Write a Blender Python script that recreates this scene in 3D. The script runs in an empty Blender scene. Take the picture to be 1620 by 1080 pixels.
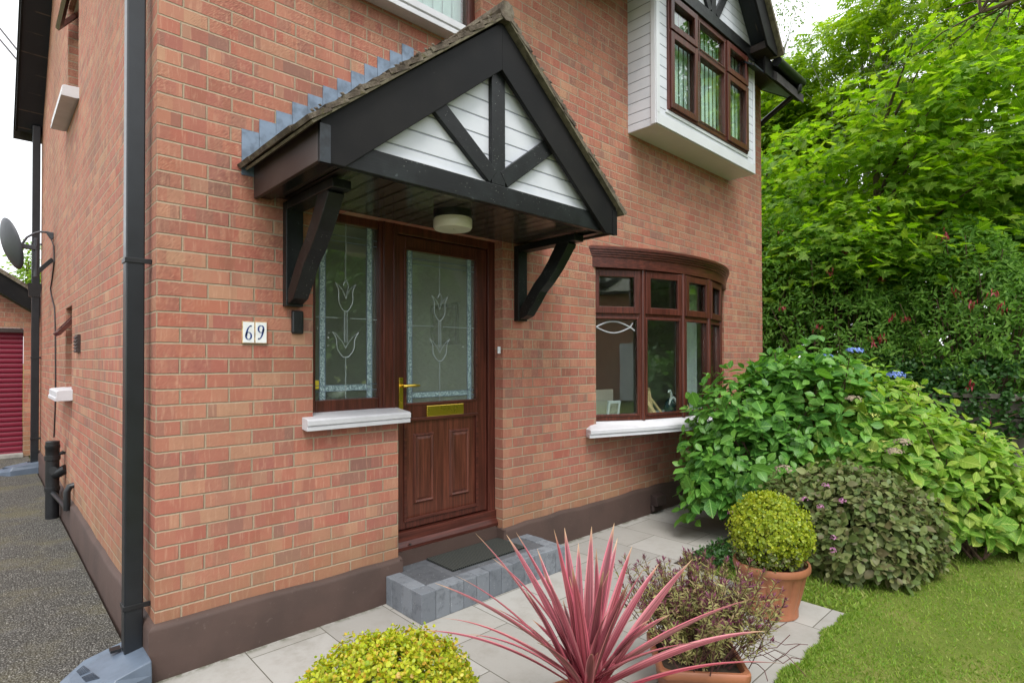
import bpy, math, random
import numpy as np
from mathutils import Vector, Matrix
R = math.radians
S = bpy.context.scene
COL = S.collection
rnd = random.Random(7)
rng = np.random.default_rng(11)

# ------------------------------------------------------------------ camera
YAW, PITCH, ROLL = 0.8244, 0.0107, -0.0021
CAM = Vector((-0.6111, -3.0684, 1.5052))
d = Vector((math.cos(YAW)*math.cos(PITCH), math.sin(YAW)*math.cos(PITCH), math.sin(PITCH)))
r0 = Vector((math.sin(YAW), -math.cos(YAW), 0)); u0 = r0.cross(d)
c_, s_ = math.cos(ROLL), math.sin(ROLL)
r1 = c_*r0 + s_*u0; u1 = -s_*r0 + c_*u0
cd = bpy.data.cameras.new('camera'); cam = bpy.data.objects.new('camera', cd); COL.objects.link(cam)
M = Matrix((r1, u1, -d)).transposed().to_4x4(); M.translation = CAM
cam.matrix_world = M
cd.sensor_width = 36; cd.lens = 36*887.885/1620
cd.shift_x = 0.01198; cd.shift_y = 0.01215
cd.clip_start = 0.05; cd.clip_end = 3000
S.camera = cam

# ------------------------------------------------------------------ light
S.view_settings.view_transform = 'Standard'; S.view_settings.look = 'None'
S.view_settings.exposure = 1.05; S.view_settings.gamma = 1
SUN_EL, SUN_AZ = R(58), R(215)      # azimuth: compass style, 0 = +Y, 90 = +X
w = bpy.data.worlds.new('World'); S.world = w; w.use_nodes = True
nt = w.node_tree; bg = nt.nodes['Background']
sky = nt.nodes.new('ShaderNodeTexSky'); sky.sky_type = 'NISHITA'; sky.sun_disc = False
sky.sun_elevation = SUN_EL; sky.sun_rotation = SUN_AZ; sky.dust_density = 1.5; sky.air_density = 1.0
hs = nt.nodes.new('ShaderNodeHueSaturation'); hs.inputs['Saturation'].default_value = 0.18; hs.inputs['Value'].default_value = 1.0
nt.links.new(sky.outputs[0], hs.inputs['Color']); cl = nt.nodes.new('ShaderNodeMix'); cl.data_type = 'RGBA'      # bright even cloud over most of the sky
cl.inputs[0].default_value = 0.7; nt.links.new(hs.outputs[0], cl.inputs[6]); tc = nt.nodes.new('ShaderNodeTexCoord'); cn = nt.nodes.new('ShaderNodeTexNoise'); cn.inputs['Scale'].default_value = 2.2; cn.inputs['Detail'].default_value = 5
nt.links.new(tc.outputs['Generated'], cn.inputs['Vector']); cr = nt.nodes.new('ShaderNodeMix'); cr.data_type = 'RGBA'; nt.links.new(cn.outputs[0], cr.inputs[0])
cr.inputs[6].default_value = (4.9, 5.15, 5.5, 1); cr.inputs[7].default_value = (7.8, 7.9, 8.0, 1); nt.links.new(cr.outputs[2], cl.inputs[7])
nt.links.new(cl.outputs[2], bg.inputs[0])
bg.inputs[1].default_value = 0.15
sl = bpy.data.lights.new('sun', 'SUN'); so = bpy.data.objects.new('sun', sl); COL.objects.link(so)
sl.energy = 1.4; sl.angle = R(25); sl.color = (1, 0.97, 0.92)
sv = Vector((math.sin(SUN_AZ)*math.cos(SUN_EL), math.cos(SUN_AZ)*math.cos(SUN_EL), math.sin(SUN_EL)))
so.rotation_euler = sv.to_track_quat('Z', 'Y').to_euler(); so.location = (0, -10, 15)
S.cycles.max_bounces = 7; S.cycles.transparent_max_bounces = 12
S.cycles.diffuse_bounces = 4; S.cycles.glossy_bounces = 4; S.cycles.transmission_bounces = 6

# ------------------------------------------------------------------ node helper
class NT:
    def __init__(s, name):
        s.m = bpy.data.materials.new(name); s.m.use_nodes = True
        s.t = s.m.node_tree; s.b = s.t.nodes['Principled BSDF']; s.out = s.t.nodes['Material Output']
    def n(s, typ, **kw):
        x = s.t.nodes.new('ShaderNode' + typ)
        for k, v in kw.items(): setattr(x, k, v)
        return x
    def l(s, a, b): s.t.links.new(a, b)
    def put(s, sock, v):
        if hasattr(v, 'is_output'): s.l(v, sock)
        elif v is not None:
            if isinstance(v, (tuple, list)) and len(v) == 3 and len(sock.default_value) == 4: v = (*v, 1)
            sock.default_value = v
    def math(s, op, a, b=0.0, c=None, clamp=False):
        x = s.n('Math', operation=op, use_clamp=clamp); s.put(x.inputs[0], a); s.put(x.inputs[1], b)
        if c is not None: s.put(x.inputs[2], c)
        return x.outputs[0]
    def mix(s, f, a, b, blend='MIX'):
        x = s.n('Mix', data_type='RGBA', blend_type=blend); s.put(x.inputs[0], f); s.put(x.inputs[6], a); s.put(x.inputs[7], b)
        return x.outputs[2]
    def ramp(s, f, stops, interp='LINEAR'):
        x = s.n('ValToRGB'); x.color_ramp.interpolation = interp; e = x.color_ramp.elements
        while len(e) < len(stops): e.new(0.5)
        for i, (p, c) in enumerate(stops):
            e[i].position = p; e[i].color = (*c, 1) if len(c) == 3 else c
        s.put(x.inputs[0], f); return x.outputs[0]
    def smooth(s, v, a, b):
        x = s.n('MapRange', interpolation_type='SMOOTHSTEP'); s.put(x.inputs[0], v)
        x.inputs[1].default_value = a; x.inputs[2].default_value = b; return x.outputs[0]
    def noise(s, vec, scale, detail=3, rough=0.55, out=0, dist=0.0):
        x = s.n('TexNoise'); s.put(x.inputs['Vector'], vec); x.inputs['Scale'].default_value = scale
        x.inputs['Detail'].default_value = detail; x.inputs['Roughness'].default_value = rough
        x.inputs['Distortion'].default_value = dist; return x.outputs[out]
    def pos(s): return s.n('NewGeometry').outputs['Position']
    def obj(s): return s.n('TexCoord').outputs['Object']
    def scale(s, vec, sc, rot=(0, 0, 0)):
        x = s.n('Mapping'); s.put(x.inputs[0], vec); x.inputs['Scale'].default_value = sc; x.inputs['Rotation'].default_value = rot
        return x.outputs[0]
    def comb(s, a, b, c=0.0):
        x = s.n('CombineXYZ'); s.put(x.inputs[0], a); s.put(x.inputs[1], b); s.put(x.inputs[2], c); return x.outputs[0]
    def bump(s, h, strength=0.3, dist=0.01):
        x = s.n('Bump'); x.inputs['Strength'].default_value = strength; x.inputs['Distance'].default_value = dist
        s.put(x.inputs['Height'], h); s.l(x.outputs[0], s.b.inputs['Normal']); return x
    def base(s, col=None, rough=None, metal=None, spec=None):
        if col is not None: s.put(s.b.inputs['Base Color'], col)
        if rough is not None: s.put(s.b.inputs['Roughness'], rough)
        if metal is not None: s.put(s.b.inputs['Metallic'], metal)
        if spec is not None: s.put(s.b.inputs['Specular IOR Level'], spec)
        return s

MATS = {}
def M_(name): return MATS[name]

def mk_brick(name, lum=1.0, xoff=0.0):
    t = NT(name)
    g = t.n('NewGeometry'); sp = t.n('SeparateXYZ'); t.l(g.outputs['Position'], sp.inputs[0])
    sn = t.n('SeparateXYZ'); t.l(g.outputs['True Normal'], sn.inputs[0])
    side = t.math('GREATER_THAN', t.math('ABSOLUTE', sn.outputs[0]), 0.5)
    X, Y, Z = sp.outputs
    ys = t.math('ADD', Y, 0.1125)
    mx = t.n('Mix', data_type='FLOAT'); t.l(side, mx.inputs[0]); t.l(t.math('ADD', X, xoff), mx.inputs[2]); t.l(ys, mx.inputs[3])
    u = mx.outputs[0]
    # slightly wandering courses
    wob = t.math('MULTIPLY', t.math('SUBTRACT', t.noise(g.outputs['Position'], 1.7, 2), 0.5), 0.006)
    wob2 = t.math('MULTIPLY', t.math('SUBTRACT', t.noise(g.outputs['Position'], 9.0, 2), 0.5), 0.004)
    z = t.math('ADD', Z, t.math('ADD', wob, wob2))
    zr = t.math('DIVIDE', t.math('SUBTRACT', z, 0.315), 0.075)
    row = t.math('FLOOR', zr); fz = t.math('SUBTRACT', zr, row)
    par = t.math('FLOORED_MODULO', row, 2.0)
    jit = t.n('TexWhiteNoise', noise_dimensions='1D'); t.l(row, jit.inputs['W'])
    uu = t.math('ADD', u, t.math('MULTIPLY', t.math('SUBTRACT', jit.outputs[0], 0.5), 0.014))
    uc = t.math('ADD', t.math('DIVIDE', t.math('SUBTRACT', uu, 0.22), 0.225), t.math('MULTIPLY', par, 0.5))
    col = t.math('FLOOR', uc); fu = t.math('SUBTRACT', uc, col)
    du = t.math('MULTIPLY', t.math('MINIMUM', fu, t.math('SUBTRACT', 1.0, fu)), 0.225)
    dz = t.math('MULTIPLY', t.math('MINIMUM', fz, t.math('SUBTRACT', 1.0, fz)), 0.075)
    dd = t.math('MINIMUM', du, dz)
    P3 = g.outputs['Position']
    edge = t.math('MULTIPLY', t.math('SUBTRACT', t.noise(P3, 90, 3, 0.7), 0.5), 0.0055)
    dn = t.math('ADD', dd, edge)
    brick = t.smooth(dn, 0.0034, 0.0062)          # 0 mortar, 1 brick
    wn = t.n('TexWhiteNoise', noise_dimensions='3D'); t.l(t.comb(col, row, side), wn.inputs['Vector'])
    k = lum
    tones = [(0.0, (0.247*k, 0.093*k, 0.070*k)), (0.12, (0.406*k, 0.147*k, 0.096*k)), (0.26, (0.346*k, 0.098*k, 0.075*k)), (0.40, (0.426*k, 0.180*k, 0.123*k)),
             (0.52, (0.327*k, 0.114*k, 0.094*k)), (0.64, (0.416*k, 0.153*k, 0.105*k)), (0.76, (0.446*k, 0.256*k, 0.161*k)), (0.86, (0.376*k, 0.114*k, 0.084*k)), (0.94, (0.257*k, 0.136*k, 0.108*k)), (1.0, (0.208*k, 0.104*k, 0.088*k))]
    c1 = t.ramp(wn.outputs[0], tones)
    # blocks of another tone across the face of a brick (firing marks)
    bsh = t.math('MULTIPLY', wn.outputs[0], 7.3)
    bw = t.math('FLOOR', t.math('ADD', t.math('DIVIDE', uu, 0.078), bsh))
    wb = t.n('TexWhiteNoise', noise_dimensions='3D'); t.l(t.comb(bw, row, t.math('ADD', side, 4.0)), wb.inputs['Vector'])
    c2 = t.ramp(wb.outputs[0], tones)
    c = t.mix(t.math('MULTIPLY', t.math('GREATER_THAN', wb.outputs[0], .30), 0.60), c1, c2)
    c = t.mix(0.10, c, (.44*k, .195*k, .125*k))
    # narrow vertical streaks
    st = t.noise(t.comb(t.math('MULTIPLY', uu, 70.0), t.math('MULTIPLY', z, 9.0), row), 1.0, 2)
    c = t.mix(t.math('MULTIPLY', t.smooth(st, 0.52, 0.72), 0.38), c, (.56*k, .34*k, .23*k))
    gr = t.noise(P3, 220, 3, 0.8)
    c = t.mix(t.math('MULTIPLY', t.smooth(gr, 0.55, 0.75), 0.40), c, (.20*k, .085*k, .06*k))
    # rustic drag marks at 45 degrees
    da = t.math('ADD', uu, z); db = t.math('SUBTRACT', uu, z)
    drag = t.noise(t.comb(t.math('MULTIPLY', db, 260.0), t.math('MULTIPLY', da, 22.0), row), 1.0, 2, 0.6)
    dm = t.smooth(t.noise(P3, 2.4, 2), 0.36, 0.58)
    hi = t.smooth(Z, 0.95, 2.1)
    dm = t.math('MULTIPLY', dm, t.math('ADD', 0.25, t.math('MULTIPLY', hi, 0.75)))
    c = t.mix(t.math('MULTIPLY', t.math('MULTIPLY', t.smooth(drag, 0.53, 0.62), dm), 0.62), c, (.58*k, .34*k, .21*k))
    c = t.mix(t.math('MULTIPLY', t.math('MULTIPLY', t.smooth(drag, 0.47, 0.38), dm), 0.60), c, (.15*k, .068*k, .05*k))
    # large weathering patches, algae on the lowest courses
    lw = t.noise(P3, 0.9, 4, 0.6)
    c = t.mix(t.math('MULTIPLY', t.smooth(lw, 0.42, 0.70), 0.42), c, (.22*k, .118*k, .075*k))
    rain = t.noise(t.comb(t.math('MULTIPLY', uu, 7.0), t.math('MULTIPLY', z, .7), side), 1.0, 4, .65)
    c = t.mix(t.math('MULTIPLY', t.smooth(rain, .52, .70), .28), c, (.20*k, .10*k, .07*k))
    low = t.math('SUBTRACT', 1.0, t.smooth(t.math('ADD', Z, t.math('MULTIPLY', t.math('SUBTRACT', t.noise(P3, 3.0, 4), 0.5), 0.7)), 0.22, 0.62))
    c = t.mix(t.math('MULTIPLY', low, 0.5), c, (.25*k, .165*k, .085*k))
    mor = t.mix(t.noise(P3, 40, 3), (.30, .225, .150), (.41, .325, .235))
    mor = t.mix(t.math('MULTIPLY', t.smooth(t.noise(P3, 1.3, 3), 0.5, 0.7), 0.6), mor, (.20, .155, .11))
    t.base(t.mix(brick, mor, c), 0.86, spec=0.25)
    h = t.math('ADD', t.math('MULTIPLY', t.smooth(dn, 0.002, 0.0055), 0.8), t.math('MULTIPLY', gr, 0.22))
    h = t.math('ADD', h, t.math('MULTIPLY', t.math('MULTIPLY', drag, dm), 0.55))
    t.bump(h, 0.8, 0.007)
    return t.m
MATS['brick'] = mk_brick('brick')

def mk_simple(name, col, rough=0.5, metal=0.0, spec=0.5, var=0.15, nscale=6.0, bump=0.0, bscale=80.0, col2=None):
    t = NT(name); p = t.obj()
    n = t.noise(p, nscale, 4, 0.6)
    c2 = col2 or tuple(max(0, c*(1-var*2)) for c in col)
    c = t.mix(t.smooth(n, 0.35, 0.7), col, c2)
    t.base(c, rough, metal, spec)
    rr = t.math('ADD', rough - 0.06, t.math('MULTIPLY', t.noise(p, nscale*4, 3), 0.12)); t.put(t.b.inputs['Roughness'], rr)
    if bump: t.bump(t.noise(p, bscale, 4, 0.7), bump, 0.004)
    MATS[name] = t.m; return t.m

mk_simple('white_plastic', (.62, .635, .67), 0.32, var=0.03, nscale=3)
mk_simple('white_sill', (.58, .58, .61), 0.45, var=0.05, nscale=9, bump=0.06)
mk_simple('grey_pipe', (.012, .0145, .018), 0.32, var=0.15, nscale=9)
mk_simple('drain_grey', (.105, .135, .18), 0.42, var=0.12, nscale=7)
mk_simple('slot_blue', (.045, .058, .08), 0.5, var=0.1)
mk_simple('sticker_grey', (.36, .38, .40), 0.5, var=0.05)
mk_simple('cap_blue', (.022, .028, .036), 0.4, var=0.3, nscale=20)
mk_simple('black_plastic', (.012, .013, .015), 0.35, var=0.2, nscale=12)
mk_simple('soffit_board', (.012, .012, .014), 0.22, var=0.2, nscale=5)
mk_simple('dish_grey', (.055, .058, .068), 0.5, var=0.1)
mk_simple('brass', (.78, .55, .10), 0.28, metal=1.0, var=0.015, nscale=2)
mk_simple('chrome', (.75, .75, .75), 0.2, metal=1.0, var=0.05)
mk_simple('lead', (.19, .25, .33), 0.45, metal=0.3, var=0.2, nscale=14, bump=0.15, bscale=20)
mk_simple('opal', (.60, .57, .46), 0.3, var=0.03)
mk_simple('terracotta', (.33, .125, .062), 0.55, var=0.12, nscale=5, bump=0.05)
mk_simple('soil', (.05, .032, .02), 0.95, var=0.3, nscale=40, bump=0.8, bscale=60)
mk_simple('bark', (.12, .085, .055), 0.9, var=0.25, nscale=14, bump=0.6, bscale=30)
mk_simple('pale_bark', (.34, .33, .27), 0.85, var=0.25, nscale=10, bump=0.4, bscale=30)
mk_simple('twig', (.12, .07, .045), 0.8, var=0.25, nscale=30)
mk_simple('green_stem', (.13, .20, .05), 0.6, var=0.2, nscale=30)
mk_simple('dark_stem', (.10, .035, .035), 0.7, var=0.2, nscale=30)
mk_simple('room_wall', (.80, .77, .68), 0.9, var=0.03)
mk_simple('room_floor', (.20, .14, .09), 0.7, var=0.1)
mk_simple('room_ceiling', (.7, .69, .66), 0.9, var=0.02)
mk_simple('blind', (.70, .80, .79), 0.8, var=0.05)
mk_simple('curtain', (.74, .77, .76), 0.85, var=0.05)
mk_simple('pale_wood', (.52, .36, .19), 0.5, var=0.12, nscale=20)
mk_simple('pale_board', (.55, .50, .43), 0.6, var=0.05)
mk_simple('dark_teal', (.015, .04, .05), 0.25, var=0.1)
mk_simple('cream_glaze', (.75, .78, .78), 0.2, var=0.04)
mk_simple('frame_black', (.02, .018, .016), 0.4, var=0.1)
mk_simple('print', (.34, .32, .28), 0.7, var=0.25, nscale=18)
mk_simple('ceramic', (.78, .80, .80), 0.25, var=0.06, nscale=25)
mk_simple('ceramic_edge', (.62, .42, .22), 0.4, var=0.3, nscale=60)
mk_simple('navy', (.014, .04, .19), 0.35, var=0.05)
mk_simple('cable', (.02, .012, .012), 0.6, var=0.1)
mk_simple('yellow_tag', (.62, .50, .03), 0.5, var=0.05)
mk_simple('red_hook', (.10, .02, .015), 0.5, var=0.05)
mk_simple('roof_far', (.05, .045, .045), 0.9, var=0.3, nscale=6, bump=0.4, bscale=12)
mk_simple('timber_wall', (.17, .15, .125), 0.9, var=0.3, nscale=6, bump=0.5, bscale=25)
mk_simple('concrete', (.33, .32, .29), 0.9, var=0.15, nscale=8, bump=0.2)
mk_simple('render_white', (.72, .70, .66), 0.9, var=0.05)
mk_simple('petal_blue', (.15, .24, .62), 0.6, var=0.25, nscale=60)
mk_simple('petal_pink', (.42, .17, .32), 0.6, var=0.3, nscale=80)
mk_simple('petal_red', (.30, .02, .032), 0.5, var=0.3, nscale=60)
mk_simple('bud_lime', (.48, .50, .11), 0.7, var=0.3, nscale=60)
mk_simple('dry_flower', (.34, .27, .19), 0.9, var=0.3, nscale=60)
mk_simple('glass_bevel', (.34, .40, .40), 0.08, var=0.05, spec=0.9)

# dark brown plinth paint, uneven
t = NT('plinth_paint'); p = t.pos()
c = t.mix(t.smooth(t.noise(p, 3.0, 4), .4, .7), (.078, .050, .042), (.062, .041, .035))
c = t.mix(t.math('MULTIPLY', t.smooth(t.noise(p, 26, 4, .7), .62, .75), .5), c, (.15, .115, .10))
t.base(c, 0.62, spec=0.3); t.bump(t.noise(p, 9, 5, .6), 0.35, 0.01); MATS['plinth_paint'] = t.m
# black painted timber with dust specks and a few worn patches
t = NT('black_timber'); p = t.pos()
sp_ = t.n('TexVoronoi'); t.l(p, sp_.inputs['Vector']); sp_.inputs['Scale'].default_value = 55
dots = t.math('MULTIPLY', t.math('LESS_THAN', sp_.outputs['Distance'], 0.11), t.smooth(t.noise(p, 5, 2), .44, .58))
c = t.mix(t.smooth(t.noise(p, 7, 4), .4, .7), (.006, .0064, .007), (.012, .0145, .015))
c = t.mix(t.math('MULTIPLY', dots, .75), c, (.30, .30, .27))
c = t.mix(t.math('MULTIPLY', t.smooth(t.noise(p, 14, 5, .75), .64, .74), .35), c, (.17, .19, .20))
t.base(c, t.math('ADD', .26, t.math('MULTIPLY', t.noise(p, 30, 3), .25)), spec=0.34)
t.bump(t.noise(t.scale(p, (3, 3, 40)), 3.0, 3), 0.12, 0.004); MATS['black_timber'] = t.m
# dark fascia/barge boards
t = NT('black_board'); p = t.pos()
c = t.mix(t.smooth(t.noise(p, 3, 4), .35, .7), (.008, .0078, .0085), (.014, .013, .0128))
c = t.mix(t.math('MULTIPLY', t.smooth(t.noise(p, 60, 3, .7), .66, .76), .35), c, (.12, .12, .12))
t.base(c, 0.5, spec=0.16); MATS['black_board'] = t.m
t = NT('brown_board'); p = t.pos()
c = t.mix(t.smooth(t.noise(p, 4, 5, .7), .35, .7), (.036, .024, .022), (.058, .042, .038))
t.base(c, 0.4, spec=0.4); MATS['brown_board'] = t.m
# rosewood foil: grain along one axis
def mk_grain(name, axis, dark=(.030, .0075, .0055), lite=(.115, .030, .020)):
    t = NT(name); p = t.pos()
    sc = (60, 60, 60); sc = tuple(2.2 if i == axis else 60 for i in range(3))
    n = t.noise(t.scale(p, sc), 1.0, 4, .65, dist=.3)
    n2 = t.noise(t.scale(p, tuple(s*2.7 for s in sc)), 1.0, 2, .5)
    c = t.ramp(t.math('ADD', t.math('MULTIPLY', n, .75), t.math('MULTIPLY', n2, .25)), [(.30, dark), (.48, tuple((a+b)*.45 for a, b in zip(dark, lite))), (.62, lite), (.75, tuple(b*.55 for b in lite))])
    t.base(c, 0.34, spec=0.45); t.bump(n, 0.08, 0.002); MATS[name] = t.m
mk_grain('rosewood_v', 2); mk_grain('rosewood_h', 0)
mk_grain('rosewood_panel', 2, (.042, .012, .008), (.145, .043, .026))
# architectural glass
def mk_glass(name, tint=(.92, .97, .95), refl=1.0, base=0.0, haze=0.0):
    t = NT(name); tr = t.n('BsdfTransparent'); tr.inputs[0].default_value = (*tint, 1)
    gl = t.n('BsdfGlossy'); gl.inputs['Roughness'].default_value = 0.004; gl.inputs[0].default_value = (refl, refl, refl, 1)
    fr = t.n('LayerWeight'); fr.inputs[0].default_value = .5
    f = t.math('ADD', t.math('MULTIPLY', t.math('POWER', fr.outputs[1], 5.0), .9), .075+base, clamp=True)
    bp = t.n('Bump'); bp.inputs['Strength'].default_value = .02; bp.inputs['Distance'].default_value = .02
    t.l(t.noise(t.pos(), 3.0, 2), bp.inputs['Height']); t.l(bp.outputs[0], gl.inputs['Normal'])
    mx = t.n('MixShader'); t.l(f, mx.inputs[0]); t.l(tr.outputs[0], mx.inputs[1]); t.l(gl.outputs[0], mx.inputs[2])
    if haze:      # lightly obscured glass; pale diffuse mixed in stands in for missing hall light
        df_ = t.n('BsdfDiffuse'); df_.inputs[0].default_value = (.62, .68, .60, 1); m2_ = t.n('MixShader')
        t.put(m2_.inputs[0], t.math('MULTIPLY', t.math('ADD', .65, t.math('MULTIPLY', t.noise(t.pos(), 2.2, 3), .7)), haze)); t.l(mx.outputs[0], m2_.inputs[1]); t.l(df_.outputs[0], m2_.inputs[2]); mx = m2_
    t.l(mx.outputs[0], t.out.inputs[0]); MATS[name] = t.m
mk_glass('glass', base=.02)
mk_glass('door_glass', (.86, .92, .87), base=.02, haze=.135)
mk_glass('side_glass', (.90, .95, .91), base=.02, haze=.045)
# textured border glass
t = NT('border_glass'); p = t.pos()
n = t.noise(p, 130, 4, .7)
c = t.mix(t.smooth(n, .40, .62), (.10, .16, .18), (.46, .60, .62))
t.base(c, 0.18, spec=0.8); t.bump(n, 0.6, 0.004); MATS['border_glass'] = t.m
# roof tile
t = NT('roof_tile'); p = t.pos()
n = t.noise(p, 9, 6, .7)
c = t.ramp(n, [(.30, (.055, .044, .036)), (.48, (.125, .10, .078)), (.60, (.21, .18, .14)), (.75, (.095, .08, .058))])
c = t.mix(t.math('MULTIPLY', t.smooth(t.noise(p, 22, 5, .7), .56, .68), .7), c, (.105, .095, .035))
c = t.mix(t.math('MULTIPLY', t.smooth(t.noise(p, 70, 3, .7), .63, .72), .5), c, (.28, .25, .21))
t.base(c, 0.95, spec=0.15); t.bump(t.noise(p, 60, 6, .75), 0.9, 0.012); MATS['roof_tile'] = t.m
t = NT('verge_board'); p = t.pos()
c = t.ramp(t.noise(p, 20, 5, .7), [(.3, (.07, .06, .045)), (.6, (.17, .15, .105)), (.8, (.11, .11, .05))])
t.base(c, 0.95, spec=0.1); t.bump(t.noise(p, 60, 5, .7), 0.5, 0.006); MATS['verge_board'] = t.m
# shiplap cladding: grooves every 95 mm
t = NT('shiplap'); p = t.pos(); sp = t.n('SeparateXYZ'); t.l(p, sp.inputs[0])
f = t.math('FRACT', t.math('DIVIDE', sp.outputs[2], 0.098))
gro = t.smooth(t.math('ABSOLUTE', t.math('SUBTRACT', f, .5)), .44, .475)
c = t.mix(t.smooth(t.noise(p, 6, 4), .4, .8), (.60, .62, .67), (.52, .55, .60))
c = t.mix(t.math('MULTIPLY', gro, .85), c, (.20, .22, .25))
t.base(c, 0.38, spec=0.4); t.bump(t.math('SUBTRACT', 1.0, gro), 0.6, 0.012); MATS['shiplap'] = t.m
# vertical board soffit (grooves along Y)
t = NT('soffit_lined'); p = t.pos(); sp = t.n('SeparateXYZ'); t.l(p, sp.inputs[0])
f = t.math('FRACT', t.math('DIVIDE', sp.outputs[0], 0.1))
gro = t.smooth(t.math('ABSOLUTE', t.math('SUBTRACT', f, .5)), .40, .44)
c = t.mix(gro, (.060, .050, .044), (.002, .002, .002))
t.base(c, 0.2, spec=0.6); t.bump(t.math('SUBTRACT', 1.0, gro), 0.5, 0.01); MATS['soffit_lined'] = t.m
t = NT('verge_soffit'); p = t.pos(); sp = t.n('SeparateXYZ'); t.l(p, sp.inputs[0])
f = t.math('FRACT', t.math('DIVIDE', sp.outputs[1], 0.21))
gro = t.smooth(t.math('ABSOLUTE', t.math('SUBTRACT', f, .5)), .46, .485)
c = t.mix(t.noise(p, 4, 4), (.013, .016, .022), (.024, .028, .036))
c = t.mix(t.math('MULTIPLY', gro, t.smooth(t.noise(p, 5, 2), .4, .6)), c, (.085, .065, .055))
t.base(c, 0.45, spec=0.35); MATS['verge_soffit'] = t.m
# tarmac
t = NT('tarmac'); p = t.pos()
v = t.n('TexVoronoi'); t.l(p, v.inputs['Vector']); v.inputs['Scale'].default_value = 100
c = t.ramp(t.math('FRACT', t.math('MULTIPLY', v.outputs['Color'], 1.0)), [(0, (.085, .082, .076)), (.5, (.16, .153, .14)), (.82, (.27, .26, .235)), (1, (.52, .50, .46))])
c = t.mix(t.smooth(v.outputs['Distance'], .25, .6), c, (.052, .049, .043))
c = t.mix(t.math('MULTIPLY', t.smooth(t.noise(p, 1.6, 5, .65), .44, .68), .55), c, (.15, .132, .07))
c = t.mix(t.math('MULTIPLY', t.smooth(t.noise(p, 3.3, 4, .6), .55, .72), .4), c, (.14, .135, .13))
t.base(c, 0.9, spec=0.25); t.bump(t.math('SUBTRACT', 1.0, v.outputs['Distance']), 0.9, 0.012); MATS['tarmac'] = t.m
# path slabs: columns along Y, staggered
t = NT('slabs'); g = t.n('NewGeometry'); p = g.outputs['Position']; sp = t.n('SeparateXYZ'); t.l(p, sp.inputs[0])
ux = t.math('DIVIDE', t.math('ADD', sp.outputs[0], 0.005), 0.405); cx = t.math('FLOOR', ux); fx = t.math('SUBTRACT', ux, cx)
vy = t.math('ADD', t.math('DIVIDE', t.math('ADD', sp.outputs[1], .42), 0.605), t.math('MULTIPLY', t.math('FLOORED_MODULO', cx, 2.0), .5))
cy = t.math('FLOOR', vy); fy = t.math('SUBTRACT', vy, cy)
dj = t.math('MINIMUM', t.math('MULTIPLY', t.math('MINIMUM', fx, t.math('SUBTRACT', 1.0, fx)), .405), t.math('MULTIPLY', t.math('MINIMUM', fy, t.math('SUBTRACT', 1.0, fy)), .605))
jm = t.smooth(dj, .0015, .0035)
wn = t.n('TexWhiteNoise', noise_dimensions='2D'); t.l(t.comb(cx, cy), wn.inputs['Vector'])
c = t.ramp(wn.outputs[0], [(0, (.285, .275, .256)), (.5, (.325, .311, .286)), (1, (.355, .345, .325))])
c = t.mix(t.math('MULTIPLY', t.smooth(t.noise(p, 5, 6, .7), .45, .72), .40), c, (.235, .218, .188))
c = t.mix(t.math('MULTIPLY', t.smooth(t.noise(p, 130, 2, .7), .60, .72), .25), c, (.20, .19, .17))
c = t.mix(t.math('MULTIPLY', t.smooth(t.noise(p, 11, 5, .7), .60, .72), .25), c, (.34, .335, .32))
dirt = t.math('MULTIPLY', t.smooth(sp.outputs[1], -.085, -.032), t.smooth(t.noise(p, 14, 5, .7), .40, .62)); c = t.mix(t.math('MULTIPLY', dirt, .75), c, (.07, .072, .035))
c = t.mix(t.math('MULTIPLY', t.smooth(t.noise(p, 2.1, 6, .72), .54, .70), .35), c, (.19, .175, .145))
c = t.mix(jm, (.10, .092, .072), c)
t.base(c, 0.8, spec=0.3); t.bump(t.math('ADD', jm, t.math('MULTIPLY', t.noise(p, 160, 3, .7), .2)), 0.35, 0.004); MATS['slabs'] = t.m
# step blocks
def mk_block(name, a, b):
    t = NT(name); p = t.pos(); ri = t.n('NewGeometry').outputs['Random Per Island']
    c = t.mix(ri, a, b)
    c = t.mix(t.math('MULTIPLY', t.smooth(t.noise(p, 16, 6, .75), .48, .66), .5), c, tuple(x*.5 for x in a))
    c = t.mix(t.math('MULTIPLY', t.smooth(t.noise(p, 45, 4, .75), .62, .72), .6), c, (.42, .43, .43))
    t.base(c, 0.8, spec=0.3); t.bump(t.noise(p, 110, 5, .75), 0.4, 0.004); MATS[name] = t.m
mk_block('block_grey', (.125, .138, .157), (.20, .218, .242)); mk_block('block_dark', (.07, .075, .085), (.10, .105, .115))
# rubber mat
t = NT('mat'); p = t.pos(); sp = t.n('SeparateXYZ'); t.l(p, sp.inputs[0])
wa = t.math('SINE', t.math('MULTIPLY', t.math('ADD', sp.outputs[0], sp.outputs[1]), 190.0)); wb_ = t.math('SINE', t.math('MULTIPLY', t.math('SUBTRACT', sp.outputs[0], sp.outputs[1]), 190.0))
h = t.math('MULTIPLY', wa, wb_)
c = t.mix(t.smooth(h, -.3, .5), (.010, .012, .011), (.105, .112, .10))
t.base(c, .8, spec=.3); t.bump(h, 0.9, 0.008); MATS['mat'] = t.m
# ground / lawn base
t = NT('lawn'); p = t.pos()
c = t.ramp(t.noise(p, 2.2, 5, .65), [(.30, (.15, .21, .035)), (.5, (.21, .27, .047)), (.66, (.31, .31, .09)), (.8, (.25, .225, .09))])
c = t.mix(t.math('MULTIPLY', t.noise(p, 60, 4, .8), .6), c, (.045, .075, .012))
t.base(c, .95, spec=.15); t.bump(t.noise(p, 90, 4, .8), .9, .02); MATS['lawn'] = t.m
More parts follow.
